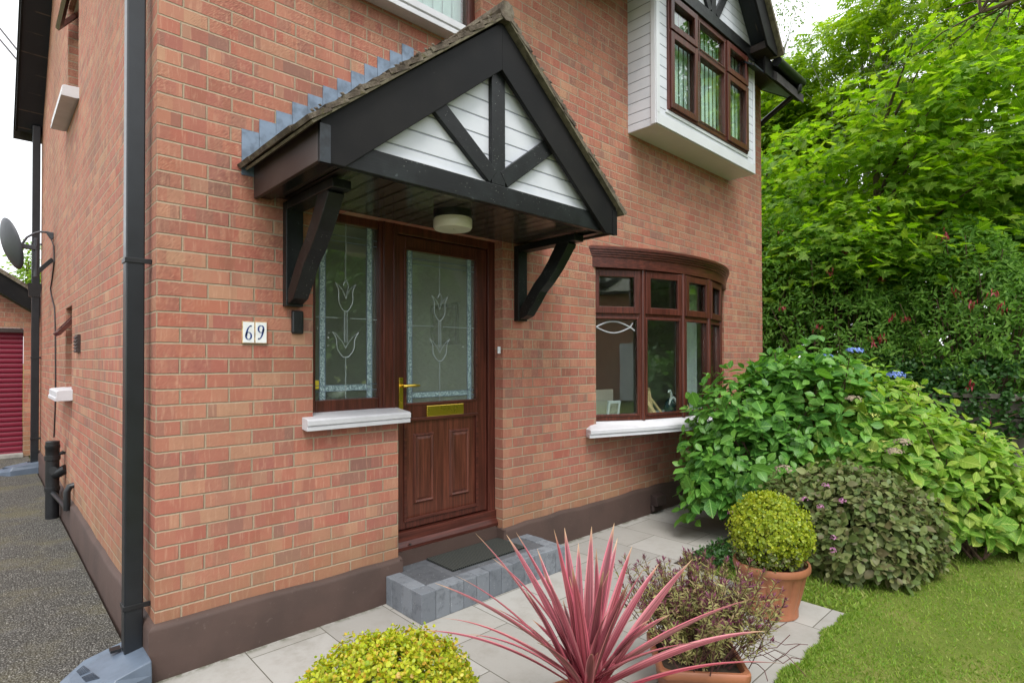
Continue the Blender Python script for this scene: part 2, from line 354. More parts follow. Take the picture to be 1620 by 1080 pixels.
# roller door slats
t = NT('roller'); p = t.pos(); sp = t.n('SeparateXYZ'); t.l(p, sp.inputs[0])
f = t.math('FRACT', t.math('DIVIDE', sp.outputs[2], 0.077))
pr = t.math('POWER', t.math('SINE', t.math('MULTIPLY', f, math.pi)), .45)
c = t.mix(t.smooth(pr, .15, .6), (.035, .0015, .008), (.17, .0045, .023))
t.base(c, .38, spec=.5); t.bump(pr, .8, .02); MATS['roller'] = t.m

def mk_leaf(name, cols, rough=0.5, trans=0.35, spec=0.35, tcol=None, vein=False):
    t = NT(name); ri = t.n('NewGeometry').outputs['Random Per Island']
    n = len(cols); c = t.ramp(ri, [(i/(max(1, n-1)), q) for i, q in enumerate(cols)])
    c = t.mix(t.math('MULTIPLY', t.noise(t.pos(), 1.1, 3), .45), c, tuple(x*.6 for x in cols[0]))
    if vein:
        uv = t.n('UVMap'); sp = t.n('SeparateXYZ'); t.l(uv.outputs[0], sp.inputs[0]); ax_ = t.math('ABSOLUTE', sp.outputs[0])
        mid_ = t.smooth(ax_, .030, .012)
        side_ = t.smooth(t.math('SINE', t.math('MULTIPLY', t.math('SUBTRACT', sp.outputs[1], t.math('MULTIPLY', ax_, .8)), 42.0)), .80, 1.0)
        vm = t.math('MAXIMUM', mid_, t.math('MULTIPLY', side_, .55))
        c = t.mix(t.math('MULTIPLY', vm, .5), c, tuple(min(.8, x*1.5+.05) for x in cols[-1]))
        blem = t.smooth(t.noise(t.comb(t.math('MULTIPLY', sp.outputs[0], 3.0), t.math('MULTIPLY', sp.outputs[1], 3.0), t.math('MULTIPLY', ri, 90.0)), 1.0, 3), .66, .74)
        c = t.mix(t.math('MULTIPLY', blem, .6), c, (.22, .17, .05))
        t.bump(vm, .35, .004)
    t.base(c, rough, spec=spec)
    tl = t.n('BsdfTranslucent'); hs = t.n('HueSaturation'); t.l(c, hs.inputs['Color'])
    hs.inputs['Hue'].default_value = .495 if tcol is None else .5; hs.inputs['Saturation'].default_value = 1.1; hs.inputs['Value'].default_value = 1.7
    t.l(hs.outputs[0], tl.inputs[0])
    mx = t.n('MixShader'); mx.inputs[0].default_value = trans; t.l(t.b.outputs[0], mx.inputs[1]); t.l(tl.outputs[0], mx.inputs[2])
    t.l(mx.outputs[0], t.out.inputs[0]); MATS[name] = t.m
mk_leaf('leaf_maple', [(0.085, 0.2, 0.018), (0.145, 0.29, 0.026), (0.24, 0.4, 0.036), (0.12, 0.25, 0.028), (0.32, 0.44, 0.055)], .45, .56, .25, vein=True)
mk_leaf('leaf_sycamore', [(0.068, 0.18, 0.024), (0.115, 0.25, 0.03), (0.19, 0.35, 0.036), (0.09, 0.21, 0.03)], .45, .54, .25, vein=True)
mk_leaf('leaf_ash', [(0.11, 0.22, 0.022), (0.19, 0.32, 0.034), (0.29, 0.41, 0.045), (0.15, 0.27, 0.03)], .48, .52, .2)
mk_leaf('leaf_birch', [(0.098, 0.169, 0.042), (0.143, 0.234, 0.048), (0.195, 0.260, 0.060)], .5, .35)
mk_leaf('leaf_hedge', [(0.075, 0.175, 0.03), (0.12, 0.26, 0.042), (0.175, 0.34, 0.055), (0.24, 0.41, 0.08)], .5, .42, .18)
mk_leaf('leaf_ivy', [(0.018, 0.06, 0.014), (0.035, 0.1, 0.02), (0.06, 0.15, 0.03)], .4, .2, .3)
mk_leaf('leaf_hydrangea', [(0.05, 0.165, 0.028), (0.085, 0.235, 0.036), (0.125, 0.3, 0.042), (0.17, 0.36, 0.052)], .36, .30, .38, vein=True)
mk_leaf('leaf_hydrangea_light', [(.10,.245,.030),(.16,.33,.040),(.22,.40,.050),(.30,.46,.075),(.36,.42,.08)], .42, .36, .3, vein=True)
mk_leaf('leaf_weigela', [(0.08, 0.125, 0.03), (0.16, 0.2, 0.062), (0.105, 0.165, 0.044), (0.25, 0.27, 0.1), (0.11, 0.085, 0.042), (0.21, 0.25, 0.085)], .5, .22, .35)
mk_leaf('leaf_gold', [(0.36, 0.42, 0.022), (0.55, 0.58, 0.035), (0.46, 0.52, 0.028), (0.2, 0.34, 0.025), (0.6, 0.54, 0.06), (0.58, 0.3, 0.05)], .4, .30, .4)
mk_leaf('leaf_goldball', [(0.26, 0.34, 0.024), (0.42, 0.47, 0.034), (0.18, 0.29, 0.028), (0.52, 0.5, 0.05)], .42, .30, .4)
mk_leaf('leaf_orange', [(.55, .18, .03), (.6, .32, .08), (.5, .38, .2)], .5, .2, .3)
mk_leaf('leaf_hebe', [(0.270, 0.270, 0.090), (0.365, 0.351, 0.132), (0.243, 0.223, 0.072), (0.324, 0.203, 0.120)], .5, .2, .35)
mk_leaf('leaf_hebe_tip', [(0.156, 0.036, 0.078), (0.221, 0.060, 0.111), (0.117, 0.034, 0.058)], .5, .2, .35)
mk_leaf('leaf_grass', [(.14,.27,.034),(.22,.35,.046),(.31,.41,.066),(.17,.30,.04),(.42,.42,.14)], .6, .35, .2)
mk_leaf('leaf_strap', [(0.045, 0.135, 0.025), (0.083, 0.210, 0.035), (0.120, 0.270, 0.049)], .4, .3, .4)
mk_leaf('leaf_reflect', [(0.05, 0.14, 0.016), (0.09, 0.21, 0.024), (0.14, 0.29, 0.03)], .5, .35)
# cordyline blades: pink with darker midrib, uses UV x across blade
t = NT('leaf_cordyline'); uv = t.n('UVMap'); sp = t.n('SeparateXYZ'); t.l(uv.outputs[0], sp.inputs[0])
ri = t.n('NewGeometry').outputs['Random Per Island']
ac = t.math('ABSOLUTE', t.math('SUBTRACT', sp.outputs[0], .5))
edge = t.smooth(ac, .24, .48)
core = t.ramp(ri, [(0, (.16, .045, .055)), (.3, (.30, .065, .09)), (.55, (.15, .085, .07)), (.8, (.40, .05, .085)), (1, (.21, .10, .085))])
rim = t.ramp(ri, [(0, (.68, .15, .22)), (.35, (.76, .32, .34)), (.7, (.62, .10, .17)), (1, (.74, .44, .38))])
c = t.mix(edge, core, rim)
stre = t.noise(t.comb(t.math('MULTIPLY', sp.outputs[0], 16.0), t.math('MULTIPLY', sp.outputs[1], 1.2), t.math('MULTIPLY', ri, 40.0)), 1.0, 3)
c = t.mix(t.math('MULTIPLY', t.smooth(stre, .5, .66), .6), c, (.62, .20, .24))
c = t.mix(t.math('MULTIPLY', t.smooth(stre, .50, .38), .75), c, (.13, .04, .045))
c = t.mix(t.math('MULTIPLY', t.smooth(sp.outputs[1], .86, 1.0), .8), c, (.55, .40, .22))
c = t.mix(t.math('MULTIPLY', t.smooth(sp.outputs[1], .35, .0), .45), c, (.58, .035, .085))
t.base(c, .36, spec=.45)
tl = t.n('BsdfTranslucent'); t.l(c, tl.inputs[0]); mx = t.n('MixShader'); mx.inputs[0].default_value = .25
t.l(t.b.outputs[0], mx.inputs[1]); t.l(tl.outputs[0], mx.inputs[2]); t.l(mx.outputs[0], t.out.inputs[0]); MATS['leaf_cordyline'] = t.m

# ------------------------------------------------------------------ geometry helpers
class MB:
    def __init__(s): s.v = []; s.f = []
    def add(s, vs, fs):
        o = len(s.v); s.v += [tuple(x) for x in vs]; s.f += [tuple(i+o for i in q) for q in fs]; return s
    def box(s, a, b):
        x0, y0, z0 = [min(p, q) for p, q in zip(a, b)]; x1, y1, z1 = [max(p, q) for p, q in zip(a, b)]
        return s.add([(x0,y0,z0),(x1,y0,z0),(x1,y1,z0),(x0,y1,z0),(x0,y0,z1),(x1,y0,z1),(x1,y1,z1),(x0,y1,z1)],
                     [(0,3,2,1),(4,5,6,7),(0,1,5,4),(1,2,6,5),(2,3,7,6),(3,0,4,7)])
    def prism(s, poly, vec):                      # 3D planar polygon extruded by vec
        n = len(poly); P = [Vector(p) for p in poly]; V = Vector(vec)
        nn = Vector((0,0,0))
        for i in range(n): nn += P[i].cross(P[(i+1) % n])
        if nn.dot(V) > 0: P = P[::-1]
        vs = P + [p+V for p in P]
        return s.add(vs, [tuple(range(n)), tuple(range(2*n-1, n-1, -1))] + [(i, i+n, (i+1) % n + n, (i+1) % n)[::-1] if False else ((i+1) % n, i, i+n, (i+1) % n + n) for i in range(n)])
    def bar(s, a, b, w, h, up=(0,0,1)):           # box from a to b, w across, h along up
        a, b = Vector(a), Vector(b); dd = (b-a).normalized(); U = Vector(up)
        sd = dd.cross(U).normalized(); U = sd.cross(dd)
        P = [a+sd*x*w/2+U*y*h/2 for x, y in ((-1,-1),(1,-1),(1,1),(-1,1))]
        return s.prism(P, b-a)
    def tube(s, pts, r, n=10, cap=True):
        pts = [Vector(p) for p in pts]; rs = r if isinstance(r, (list, tuple)) else [r]*len(pts)
        ref = None; o = len(s.v); vs = []; fs = []
        for i, p in enumerate(pts):
            dd = (pts[min(i+1, len(pts)-1)] - pts[max(i-1, 0)]).normalized()
            if ref is None: ref = dd.orthogonal().normalized()
            ref = (ref - dd*ref.dot(dd)).normalized(); bb = dd.cross(ref)
            for k in range(n):
                a = 2*math.pi*k/n; vs.append(p + ref*math.cos(a)*rs[i] + bb*math.sin(a)*rs[i])
        for i in range(len(pts)-1):
            for k in range(n): fs.append((i*n+k, i*n+(k+1) % n, (i+1)*n+(k+1) % n, (i+1)*n+k))
        if cap: fs += [tuple(range(n))[::-1], tuple(range((len(pts)-1)*n, len(pts)*n))]
        return s.add(vs, fs)
    def lathe(s, prof, c, n=40, axis='z'):        # prof [(r,z)]
        vs = []; fs = []; m = len(prof)
        for k in range(n):
            a = 2*math.pi*k/n
            for r_, z_ in prof: vs.append((c[0]+r_*math.cos(a), c[1]+r_*math.sin(a), c[2]+z_))
        for k in range(n):
            for i in range(m-1):
                a, b = k*m+i, ((k+1) % n)*m+i
                fs.append((a, b, b+1, a+1))
        return s.add(vs, fs)
    def quad(s, a, b, c, dd): return s.add([a, b, c, dd], [(0,1,2,3)])
    def build(s, name, mat, parent=None, smooth=False, bevel=0.0, seg=2):
        me = bpy.data.meshes.new(name); me.from_pydata(s.v, [], s.f); me.validate()
        for m in (mat if isinstance(mat, list) else [mat]): me.materials.append(M_(m) if isinstance(m, str) else m)
        o = bpy.data.objects.new(name, me); COL.objects.link(o)
        if parent: o.parent = parent
        if smooth:
            for q in me.polygons: q.use_smooth = True
            me.set_sharp_from_angle(angle=R(40))
        if bevel:
            b = o.modifiers.new('bevel', 'BEVEL'); b.width = bevel; b.segments = seg; b.limit_method = 'ANGLE'; b.angle_limit = R(35)
        return o
def box(name, a, b, mat, parent=None, bevel=0.0): return MB().box(a, b).build(name, mat, parent, bevel=bevel)
def empty(name, loc=(0,0,0)):
    o = bpy.data.objects.new(name, None); COL.objects.link(o); o.location = loc; o.empty_display_size = .1; return o
def sub(name, parent): o = empty(name); o.parent = parent; return o
def tag(o, label, cat, group=None, kind=None):
    o['label'] = label; o['category'] = cat
    if group: o['group'] = group
    if kind: o['kind'] = kind
    return o
def root(name, label, cat, group=None): return tag(empty(name), label, cat, group)
def struct(o): o['kind'] = 'structure'; return o

def wall_grid(us, zs, holes, fn, flip=False):      # planar face with rectangular holes; fn(u,z)->point
    us = sorted(set(us + [h[0] for h in holes] + [h[1] for h in holes])); zs = sorted(set(zs + [h[2] for h in holes] + [h[3] for h in holes]))
    V = {}; m = MB(); vs = []; fs = []
    def vid(i, j):
        if (i, j) not in V: V[(i, j)] = len(vs); vs.append(fn(us[i], zs[j]))
        return V[(i, j)]
    for i in range(len(us)-1):
        for j in range(len(zs)-1):
            cu, cz = (us[i]+us[i+1])/2, (zs[j]+zs[j+1])/2
            if any(h[0] < cu < h[1] and h[2] < cz < h[3] for h in holes): continue
            q = (vid(i, j), vid(i+1, j), vid(i+1, j+1), vid(i, j+1)); fs.append(q[::-1] if flip else q)
    return m.add(vs, fs)

# numpy leaf scatter ------------------------------------------------
LEAF = {}
LEAF['oval'] = (np.array([(0,0,0),(-.26,.28,.05),(-.33,.52,.07),(-.2,.8,.03),(0,1,-.06),(.2,.8,.03),(.33,.52,.07),(.26,.28,.05),(0,.3,0),(0,.55,.0),(0,.8,-.01)], float),
                [(0,8,1),(1,8,9,2),(2,9,10,3),(3,10,4),(4,10,5),(5,10,9,6),(6,9,8,7),(7,8,0)])
LEAF['diamond'] = (np.array([(0,0,0),(-.28,.45,.05),(0,1,-.05),(.28,.45,.05)], float), [(0,2,1),(0,3,2)])
LEAF['lance'] = (np.array([(0,0,0),(-.17,.38,.05),(0,1,-.08),(.17,.38,.05)], float), [(0,2,1),(0,3,2)])
LEAF['narrow'] = (np.array([(0,0,0),(-.13,.4,.03),(0,1,-.08),(.13,.4,.03)], float), [(0,2,1),(0,3,2)])
LEAF['round'] = (np.array([(0,0,0),(-.36,.3,.06),(-.34,.72,.05),(0,1,0),(.34,.72,.05),(.36,.3,.06)], float), [(0,3,2,1),(0,5,4,3)])
LEAF['maple'] = (np.array([(0,0,0),(-.20,.06,.02),(-.42,.02,.02),(-.36,.24,.04),(-.58,.44,.02),(-.30,.50,.04),(-.24,.76,.03),(-.1,.72,.02),(0,1.02,-.06),
                           (.1,.72,.02),(.24,.76,.03),(.30,.50,.04),(.58,.44,.02),(.36,.24,.04),(.42,.02,.02),(.20,.06,.02)], float),
                 [(0,3,2,1),(0,5,4,3),(0,7,6,5),(0,9,8,7),(0,11,10,9),(0,13,12,11),(0,15,14,13)])
def _sp(n, w):   # compound leaf: pairs of leaflets on a rachis
    vs = []; fs = []
    for i in range(n):
        y = .2 + .7*i/(n-1); l = .34*(1-.4*abs(i/(n-1)-.4))
        for sx in (-1, 1):
            o = len(vs); ex, ey = sx*.85, .5
            vs += [(0,y,0),(sx*l*.5-ey*w*sx*.9,y+l*.3+w*.85,.02),(sx*l*.95,y+l*.5,-.05),(sx*l*.55+w*.4*sx,y+l*.12-w*.4,.02)]
            fs.append((o,o+1,o+2,o+3) if sx < 0 else (o,o+3,o+2,o+1))
    o = len(vs); vs += [(0,.88,0),(-w,1,.02),(0,1.2,-.05),(w,1,.02)]; fs.append((o,o+1,o+2,o+3))
    o = len(vs); vs += [(-.012,0,0),(.012,0,0),(.008,.9,0),(-.008,.9,0)]; fs.append((o,o+1,o+2,o+3))
    return np.array(vs, float), fs
LEAF['ash'] = _sp(5, .075)

def unit(a): return a/np.maximum(np.linalg.norm(a, axis=1, keepdims=True), 1e-9)
def leaves(name, kind, P, A, N, size, mat, parent=None):
    """P positions, A leaf axes, N approximate normals, size per leaf"""
    V, F = LEAF[kind]; n = len(P); m = len(V)
    A = unit(A); Xa = unit(np.cross(A, N)); Nn = np.cross(Xa, A)
    size = np.broadcast_to(np.asarray(size, float), (n,))
    W = (P[:, None, :] + size[:, None, None]*(V[None, :, 0:1]*Xa[:, None, :] + V[None, :, 1:2]*A[:, None, :] + V[None, :, 2:3]*Nn[:, None, :])).reshape(-1, 3)
    lt = np.array([len(f) for f in F]); li = np.concatenate([np.array(f) for f in F])
    LI = (li[None, :] + (np.arange(n)*m)[:, None]).ravel(); LT = np.tile(lt, n); LS = np.concatenate([[0], np.cumsum(LT)[:-1]])
    me = bpy.data.meshes.new(name); me.vertices.add(n*m); me.vertices.foreach_set('co', W.astype(np.float32).ravel())
    me.loops.add(len(LI)); me.loops.foreach_set('vertex_index', LI.astype(np.int32))
    me.polygons.add(len(LT)); me.polygons.foreach_set('loop_start', LS.astype(np.int32)); me.polygons.foreach_set('loop_total', LT.astype(np.int32))
    ul = me.uv_layers.new(name='UVMap'); ul.data.foreach_set('uv', np.tile(V[li][:, :2], (n, 1)).astype(np.float32).ravel())
    me.update(calc_edges=True); me.materials.append(M_(mat))
    o = bpy.data.objects.new(name, me); COL.objects.link(o)
    if parent: o.parent = parent
    return o
def sph(n): return unit(rng.normal(size=(n, 3)))

# ================================================================== GROUND (setting)
def sheet(name, poly, z, mat):
    return struct(MB().add([(x, y, z) for x, y in poly], [tuple(range(len(poly)))]).build(name, mat))
sheet('ground', [(-400,-400),(400,-400),(400,400),(-400,400)], -.06, 'lawn')
sheet('driveway', [(-7,-30),(-.045,-30),(-.045,30),(-7,30)], -.004, 'tarmac')
sheet('lawn', [(-.04,-9),(8.9,-9),(8.9,-1.45),(3.162,-1.45),(3.162,-2.025),(-.04,-2.025)], -.003, 'lawn')
sheet('flower_bed', [(3.16,-2.05),(8.9,-2.05),(8.9,7),(7.0,7),(7.0,-.87),(3.16,-.87)], -.006, 'soil')
pm = MB()
for a, b in (((-.045,-2.03),(3.16,0.02)), ((3.1601,-.87),(7.0,0.02))):
    pm.box((a[0],a[1],-.05),(b[0],b[1],0.0))
struct(pm.build('path', 'slabs'))

# ================================================================== HOUSE
H = root('brick_house', 'red brick two storey house with black timbered porch and bow window', 'house')
W1 = 6.93; DPT = 7.02; RV = .25
slope = .826
# ---- front wall
holesF = [(.7775,2.258,1.11,2.40),(1.344,2.258,.0,1.11),(3.385,5.837,.94,2.44),(.75,2.05,3.86,5.0),(4.0,5.88,3.80,4.98)]
fm = wall_grid([0,W1],[.0,5.13], holesF, lambda u,z:(u,0,z))
def revealF(m, x0,x1,z0,z1, dep=RV, sides='lrtb'):
    if 'l' in sides: m.quad((x0,0,z0),(x0,dep,z0),(x0,dep,z1),(x0,0,z1))
    if 'r' in sides: m.quad((x1,dep,z0),(x1,0,z0),(x1,0,z1),(x1,dep,z1))
    if 't' in sides: m.quad((x0,0,z1),(x0,dep,z1),(x1,dep,z1),(x1,0,z1))
    if 'b' in sides: m.quad((x0,dep,z0),(x0,0,z0),(x1,0,z0),(x1,dep,z0))
revealF(fm,.7775,2.258,1.11,2.40,sides='lt'); revealF(fm,.7775,1.344,1.11,2.4,sides='b'); revealF(fm,1.344,2.258,.0,1.11,sides='l'); revealF(fm,1.344,2.258,.0,2.40,sides='r')
for h in holesF[2:]: revealF(fm,*h)
fm.build('wall','brick',H)
# ---- side wall (gable)
holesS = [(3.35,3.87,1.235,2.015),(2.99,3.80,3.88,4.95)]
ridgeY = 3.226
def rz(y): return 4.77+slope*(6.84-y) if y > ridgeY else 4.77+slope*(6.84-ridgeY)-slope*(ridgeY-y)
sm_ = wall_grid([0,DPT],[0,4.60],holesS[:1], lambda u,z:(0,u,z), flip=True)
sm_ = wall_grid([0,DPT],[0,4.60],[holesS[0],(2.99,3.80,3.88,4.60)], lambda u,z:(0,u,z), flip=True)
zr_ = rz(ridgeY); za = rz(0); zb = rz(DPT)
sm_.add([(0,0,4.60),(0,2.99,4.60),(0,2.99,4.95),(0,2.99,rz(2.99)),(0,0,za)], [(4,3,2,1,0)])
sm_.add([(0,2.99,4.95),(0,3.80,4.95),(0,3.80,rz(3.80)),(0,ridgeY,zr_),(0,2.99,rz(2.99))], [(4,3,2,1,0)])
sm_.add([(0,3.80,4.60),(0,DPT,4.60),(0,DPT,max(4.6,zb)),(0,3.80,rz(3.80)),(0,3.80,4.95)], [(4,3,2,1,0)])
for y0,y1,z0,z1 in holesS:
    sm_.quad((0,y0,z1),(RV,y0,z1),(RV,y0,z0),(0,y0,z0)); sm_.quad((0,y1,z0),(RV,y1,z0),(RV,y1,z1),(0,y1,z1))
    sm_.quad((0,y1,z1),(RV,y1,z1),(RV,y0,z1),(0,y0,z1)); sm_.quad((0,y0,z0),(RV,y0,z0),(RV,y1,z0),(0,y1,z0))
sm_.build('wall','brick',H)
om = MB(); om.quad((W1,0,0),(W1,DPT,0),(W1,DPT,zb),(W1,0,za)); om.add([(W1,0,za),(W1,DPT,zb),(W1,ridgeY,zr_)],[(0,1,2)])
om.quad((W1,DPT,0),(0,DPT,0),(0,DPT,zb),(W1,DPT,zb)); om.build('wall','brick',H)
# ---- plinth: proud render band with a rounded shoulder, dipping at the door
def plinth_run(m, pts, ztop=.243):        # pts: (x, y, outward x, outward y)
    prof = [(.03,-.05),(.030,ztop-.012),(.024,ztop),(.004,ztop+.014),(-.02,ztop+.018)]; rows = []
    for i in range(len(pts)-1):
        a, b = Vector(pts[i]), Vector(pts[i+1]); L = math.hypot(b.x-a.x,b.y-a.y); k = max(2,int(L/.13))
        for j in range(k+(1 if i == len(pts)-2 else 0)):
            q = a.lerp(b,j/k) if j else a
            nx_, ny_ = (pts[i][2],pts[i][3]) if j == 0 else ((pts[i+1][2],pts[i+1][3]) if abs(pts[i+1][2])+abs(pts[i+1][3]) < 1.5 else (pts[i][2],pts[i][3]))
            if j == k: nx_, ny_ = pts[i+1][2], pts[i+1][3]
            s_ = .005*math.sin(q.x*5+q.y*3)+.004*math.sin(q.x*13+1+q.y*9)+.003*math.sin(q.x*31+q.y*27); o2 = .002*math.sin(q.x*8+q.y*7)
            rows.append([(q.x+nx_*(o+o2*(o > 0)), q.y+ny_*(o+o2*(o > 0)), z+(s_ if z > 0 else 0)) for o,z in prof])
    q = len(prof); m.add([v for rr in rows for v in rr],[(j*q+i2,(j+1)*q+i2,(j+1)*q+i2+1,j*q+i2+1) for j in range(len(rows)-1) for i2 in range(q-1)])
pmn = MB()
plinth_run(pmn,[(0,7.05,-1,0),(0,0,-1,-1),(1.362,0,0,-1)]); plinth_run(pmn,[(2.236,0,0,-1),(6.96,0,0,-1)])
pmn.box((1.344,-.028,-.03),(1.362,.2,.245)); pmn.box((2.236,-.028,-.03),(2.2575,.2,.245))
pmn.box((1.362,.05,.0),(2.236,.2,.262))
pmn.build('plinth','plinth_paint',H,smooth=True)
# ---- main roof, verge soffit, eaves
T = .10
rm = MB()
for xa_, xb_, ya_ in ((-.30,3.70,-.46),(3.70,6.16,.02),(6.16,7.0,-.50)):
    prof = [(ya_, rz(ya_)), (ridgeY, zr_), (7.15, rz(7.15))]
    rm.prism([(xa_,y,z+.06) for y,z in prof]+[(xa_,y,z+.06+T) for y,z in prof[::-1]], (xb_-xa_,0,0))
rm.build('roof','roof_far',H)
sv_ = MB()
pv = [(-.46,rz(-.46)),(ridgeY,zr_),(6.97,rz(6.97))]
sv_.prism([(-.262,y,z-.02) for y,z in pv]+[(-.262,y,z+.055) for y,z in pv[::-1]], (.264,0,0)); sv_.build('verge_soffit','verge_soffit',H)
bgm = MB(); bgm.prism([(-.262,y,z-.035) for y,z in pv]+[(-.262,y,z+.17) for y,z in pv[::-1]], (-.022,0,0)); bgm.build('bargeboard','black_board',H)
em = MB(); em.prism([(6.0,.001,5.07),(6.0,-.44,4.775),(6.0,-.44,4.795),(6.0,.001,5.09)],(.95,0,0)); em.prism([(5.70,-.31,4.86),(5.70,-.44,4.775),(5.70,-.44,4.795),(5.70,-.31,4.88)],(.2995,0,0)); em.build('eave_soffit','verge_soffit',H)
box('fascia',(5.93,-.462,4.765),(6.97,-.44,4.96),'black_board',H); MB().prism([(5.995,-.44,4.80),(5.995,0,5.09),(5.995,0,5.3),(5.995,-.44,4.96)],(.01,0,0)).build('eave_cheek','black_board',H); MB().prism([(6.951,-.44,4.77),(6.951,.3,5.26),(6.951,.3,5.42),(6.951,-.44,4.93)],(.022,0,0)).build('bargeboard','black_board',H)
MB().tube([(6.12,-.515,4.945),(6.90,-.515,4.945)],.055,14).build('gutter','black_plastic',H,smooth=True)
box('fascia',(-.26,6.97,4.66),(.4,7.0,4.82),'black_board',H)
MB().tube([(-.30,7.04,4.78),(.4,7.04,4.78)],.05,12).build('gutter','black_plastic',H,smooth=True)
# ---- rooms seen through the glass
def room(x0,x1,y0,y1,z0,z1,holes,face='y'):
    rr = sub('room',H); m = MB()
    if face == 'y':
        wm = wall_grid([x0,x1],[z0,z1],[(max(a,x0+.01),min(b,x1-.01),max(c,z0),min(e,z1-.01)) for a,b,c,e in holes], lambda u,z:(u,y0,z), flip=True); m.v, m.f = wm.v, wm.f
        m.quad((x0,y0,z0),(x0,y1,z0),(x0,y1,z1),(x0,y0,z1))
    else:
        wm = wall_grid([y0,y1],[z0,z1],[(max(a,y0),min(b,y1-.01),max(c,z0),min(e,z1-.01)) for a,b,c,e in holes], lambda u,z:(x0,u,z)); m.v, m.f = wm.v, wm.f
        m.quad((x0,y0,z0),(x1,y0,z0),(x1,y0,z1),(x0,y0,z1))
    m.quad((x0,y1,z0),(x1,y1,z0),(x1,y1,z1),(x0,y1,z1)); m.quad((x1,y1,z0),(x1,y0,z0),(x1,y0,z1),(x1,y1,z1))
    m.build('inner_wall','room_wall',rr)
    MB().quad((x0,y0,z0),(x1,y0,z0),(x1,y1,z0),(x0,y1,z0)).build('floor','room_floor',rr)
    MB().quad((x0,y0,z1),(x0,y1,z1),(x1,y1,z1),(x1,y0,z1)).build('ceiling','room_ceiling',rr)
room(.30,2.60,RV,1.75,.24,2.52,[(.7775,2.258,.25,2.40)])
room(2.75,6.80,RV,4.3,.24,2.55,[(3.385,5.837,.94,2.44)])
room(.30,3.0,RV,2.7,2.75,5.05,[(.75,2.05,3.86,5.0)])
room(3.1,6.80,RV,3.6,2.75,5.05,[(4.0,5.88,3.80,4.98)])
room(RV,1.6,3.1,4.3,.24,2.52,[holesS[0]],'x')
room(RV,1.6,2.8,4.2,2.75,5.05,[holesS[1]],'x')

def sill_prism(x0,x1,yf,yb,zb,zf,zt, lip=.018):     # white projecting sill, moulded front
    m = MB()
    prof = [(yb,zb+.02),(yf+.02,zb),(yf+.006,zb),(yf+.006,zb+(zf-zb)*.34),(yf+.012,zb+(zf-zb)*.38),(yf,zb+(zf-zb)*.46),(yf,zf-.008),(yf+.012,zf),(yb,zt)]
    return m.prism([(x0,y,z) for y,z in prof],(x1-x0,0,0))

# ---- door set with sidelight (frame plane Y=.10)
FD = sub('front_door',H); Yd = .10
df = MB()
df.box((.745,Yd,1.19),(.84,.17,2.40)); df.box((.84,Yd,2.345),(1.262,.17,2.40)); df.box((.84,Yd,1.195),(1.262,.17,1.268)); df.box((1.262,Yd-.012,1.0),(1.40,.17,2.40))
df.box((1.33,Yd-.012,.25),(1.40,.17,1.0))
df.box((1.40,Yd-.012,2.338),(2.19,.17,2.40)); df.box((2.19,Yd-.012,.25),(2.262,.17,2.40))
for a,b in (((1.285,Yd-.022,1.21),(1.30,Yd-.0121,2.4)),((1.36,Yd-.022,.3),(1.372,Yd-.0121,2.4))): df.box(a,b)
df.build('door_frame','rosewood_v',FD,bevel=.004)
MB().prism([(1.345,y,z) for y,z in ((.17,.262),(.055,.262),(.055,.285),(.075,.315),(.075,.375),(.17,.375))],(.915,0,0)).build('threshold','rosewood_h',FD,bevel=.003)
MB().lathe([(0,0),(.008,0),(.009,-.003),(0,-.006)],(1.47,.053,.30),12).build('threshold_plug','black_plastic',FD)
lf = MB()       # leaf as a ring of rails and stiles
yl0, yl1 = Yd+.004, .16
lf.box((1.405,yl0,.385),(1.467,yl1,2.333)); lf.box((2.082,yl0,.385),(2.185,yl1,2.333)); lf.box((1.467,yl0,2.245),(2.082,yl1,2.333)); lf.box((1.467,yl0,1.105),(2.082,yl1,1.215)); lf.box((1.467,yl0,.385),(2.082,yl1,.44))
lf.build('door_leaf','rosewood_v',FD,bevel=.004)
gb = MB()       # glazing bead + panel bead
def ring(m,x0,x1,z0,z1,wd,y0,y1):
    m.box((x0,y0,z0),(x0+wd,y1,z1)); m.box((x1-wd,y0,z0),(x1,y1,z1)); m.box((x0+wd,y0,z1-wd),(x1-wd,y1,z1)); m.box((x0+wd,y0,z0),(x1-wd,y1,z0+wd))
ring(gb,1.455,2.094,1.203,2.257,.016,yl0-.008,yl0-.0005); ring(gb,1.452,2.10,.43,1.117,.022,yl0-.009,yl0-.0005); gb.build('bead','rosewood_h',FD,bevel=.003)
box('door_panel',(1.467,yl0+.012,.44),(2.082,yl1,1.105),'rosewood_panel',FD)
for x0,x1 in ((1.535,1.705),(1.842,2.022)):
    m = MB(); y0 = yl0+.012
    o_, i_ = [(x0,.535),(x1,.535),(x1,1.01),(x0,1.01)], [(x0+.038,.575),(x1-.038,.575),(x1-.038,.97),(x0+.038,.97)]
    a_ = [(x0+.012,.547),(x1-.012,.547),(x1-.012,.998),(x0+.012,.998)]
    rings = [[(x,y0,z) for x,z in o_],[(x,y0-.014,z) for x,z in a_],[(x,y0-.004,z) for x,z in [(p[0]*.6+q[0]*.4,p[1]*.6+q[1]*.4) for p,q in zip(a_,i_)]],[(x,y0-.010,z) for x,z in i_]]
    vs = [v for rr in rings for v in rr]; fs = [(k*4+i,k*4+(i+1)%4,(k+1)*4+(i+1)%4,(k+1)*4+i) for k in range(3) for i in range(4)]+[(12,13,14,15)]
    m.add(vs,fs).build('raised_panel','rosewood_panel',FD,bevel=.002)
box('pane',(1.467,.128,1.215),(2.082,.134,2.245),'door_glass',FD)
MB().box((.84,.128,1.268),(1.262,.134,2.345)).build('sidelight_pane','side_glass',FD)
